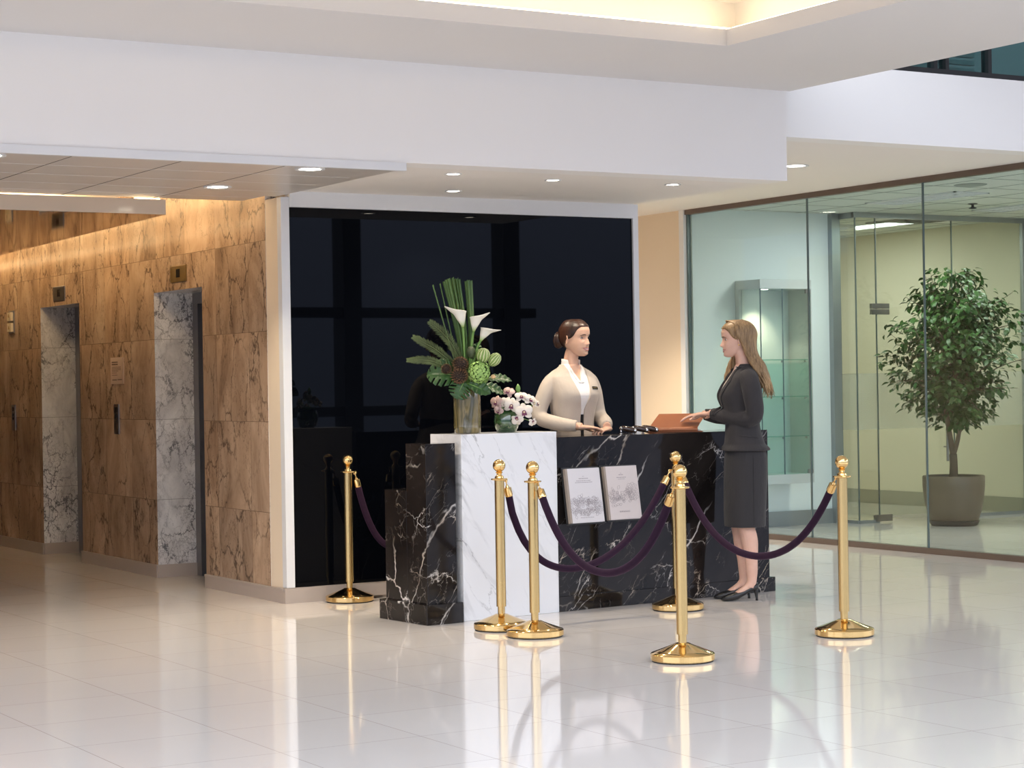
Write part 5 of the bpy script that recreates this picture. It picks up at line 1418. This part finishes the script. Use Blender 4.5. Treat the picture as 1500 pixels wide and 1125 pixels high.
for k in range(62):      # left side and back: swept behind the ear and down the back
    s = k/61; a = math.radians(84 + 118*s)            # angle round the head, 90 = left ear
    top = Vector((.012, -.055+.10*s, .122))
    e_ = lambda z, o_: head_pt(z, a + (0 if z > .02 else math.radians(max(0, 16-40*s))), o_)
    p1 = e_(.085, .016); p2 = e_(.035, .018); p3 = e_(-.02, .020)
    x4 = .066*math.cos((s-.08)*2.3) ; y4 = .055+.062*math.sin(min(1, s*1.3)*PI/2)
    p4 = Vector((x4+.006, y4, -.10)); p5 = Vector((x4*1.28+.008, y4+.038+.014*s, -.19)); p6 = Vector((x4*1.30+.004+q.uniform(-.01, .01), y4+.078, -.29)); p7 = Vector((x4*1.15+q.uniform(-.012, .012), y4+.088+q.uniform(-.012, .012), -.355+q.uniform(-.03, .03)))
    lock([top, p1, p2, p3, p4, p5, p6, p7], q.uniform(.0095, .0135), .014)
for k in range(28):      # right side: falls forward over the right shoulder
    s = k/27; a = math.radians(-62 - 70*s); top = Vector((.008, -.06+.07*s, .122))
    p1 = head_pt(.085, a, .016); p2 = head_pt(.03, a, .018); p3 = head_pt(-.03, a-.1, .020)
    p4 = Vector((-.074, -.012+.04*s, -.095)); p5 = Vector((-.086, -.040+.045*s, -.16)); p6 = Vector((-.080+q.uniform(-.012, .012), -.068+.05*s, -.225)); p7 = Vector((-.068+q.uniform(-.014, .014), -.070+.05*s+q.uniform(-.012, .012), -.285+q.uniform(-.03, .02)))
    lock([top, p1, p2, p3, p4, p5, p6, p7], q.uniform(.011, .014), .016)
build('hair', bm, M['hairB'], PB, smooth=True)
# blouse
bm = NB(); sections(bm, dense([s for s in torso_secs(.006) if .98 <= s[0] <= 1.36] + [(1.40, 0, .000, .120, .080), (1.44, 0, .010, .085, .064), (1.47, 0, .010, .064, .055)]))
meb = remeshed(bm, .0045, 2)
cut = NB(); prism(cut, [(-.001, 1.36), (.055, 1.60), (-.055, 1.60)], .0, .30, M=YZ)
meb = boolcut(meb, cut); meshobj('blouse', meb, M['blouseB'], PB)
bm = NB(); sections(bm, dense([(.462, 0, .004, .168, .126), (.475, 0, .004, .168, .127), (.60, 0, .006, .172, .130), (.75, 0, .012, .178, .133), (.88, 0, .016, .182, .133), (.98, 0, .010, .165, .118), (1.06, 0, .002, .140, .100)]))
meS = remeshed(bm, .006, 3); meshobj('skirt', meS, M['skirtB'], PB)
bm = NB(); bvs = bvh_of(meS); pts = []
for i in range(20):
    z = .48+.42*i/19; h = bvs.ray_cast(Vector((.5, .03, z)), Vector((-1, 0, 0))); pts.append((h[0] + Vector((.0005, 0, 0))) if h[0] is not None else Vector((.17, .03, z)))
tube(bm, pts, .0014, 6); build('skirt_seam', bm, M['blackcloth'], PB)
bm = NB()
S_ = [s for s in torso_secs(.018) if s[0] >= .98]; S_ = [(.938, 0, .014, .200, .152), (.952, 0, .014, .198, .150)] + S_[:-2] + [(1.462, 0, .014, .088, .070), (1.482, 0, .014, .075, .064)]
sections(bm, dense(S_))
for sg in (-1, 1):
    A_ = armB[sg]; end = Vector(A_[3]).lerp(Vector(A_[4]), .86)
    limb(bm, [(A_[0][0]*.86, A_[0][1], A_[0][2]+.006), (A_[0][0]*1.16, A_[0][1]+.003, A_[0][2]-.028)] + A_[1:4] + [tuple(end)], [.053, .060, .060, .055, .049, .037], 18, 7)
mej = remeshed(bm, .0042, 8)
cut = NB(); prism(cut, [(-.003, 1.155), (.003, 1.155), (.034, 1.27), (.056, 1.36), (.064, 1.46), (.066, 1.62), (-.066, 1.62), (-.064, 1.46), (-.056, 1.36), (-.034, 1.27)], .0, .40, M=YZ)
prism(cut, [(-.002, 1.10), (.002, 1.10), (.06, .90), (-.06, .90)], .125, .40, M=YZ)
mej = boolcut(mej, cut); meshobj('jacket', mej, M['suitB'], PB, 40); bvj = bvh_of(mej)
for sg in (1, -1):
    lp = lapel_strip(bvj, lerp2([(sg*.006, 1.16), (sg*.037, 1.27), (sg*.060, 1.36), (sg*.070, 1.44), (sg*.074, 1.47)]), lerp2([(sg*.014, 1.165), (sg*.085, 1.30), (sg*.112, 1.375), (sg*.094, 1.415), (sg*.090, 1.462)]), .003, 'lapel', M['suitB'], PB)
h = bvj.ray_cast(Vector((0, -.5, 1.125)), Vector((0, 1, 0)))
if h[0] is not None:
    bm = NB(); ball(bm, h[0], .008, 12, 6, s=(1, .4, 1)); build('button', bm, M['shoe'], PB, smooth=True)
h = bvj.ray_cast(Vector((.5, -.045, 1.035)), Vector((-1, 0, 0))); h2 = bvj.ray_cast(Vector((.5, .06, 1.020)), Vector((-1, 0, 0)))
if h[0] is not None and h2[0] is not None:
    pts = []
    for i in range(9):
        y = -.05+.115*i/8; z = 1.037-.016*i/8; hh = bvj.ray_cast(Vector((.5, y, z)), Vector((-1, 0, 0))); pts.append(hh[0]+Vector((.0015, 0, 0)))
    bm = NB(); tube(bm, pts, [(.002, .006)]*9, 8); build('pocket_flap', bm, M['suitB'], PB)
A3, A4 = Vector(armB[1][3]), Vector(armB[1][4])
for k in range(3):
    bm = NB(); p = A3.lerp(A4, .62+.09*k) + Vector((.033-.003*k, .012, -.022)); ball(bm, p, .0055, 10, 6); build('cuff_button', bm, M['shoe'], PB, smooth=True)
pump(PB, .064, 0, M['shoe']); pump(PB, -.064, -.025, M['shoe'])
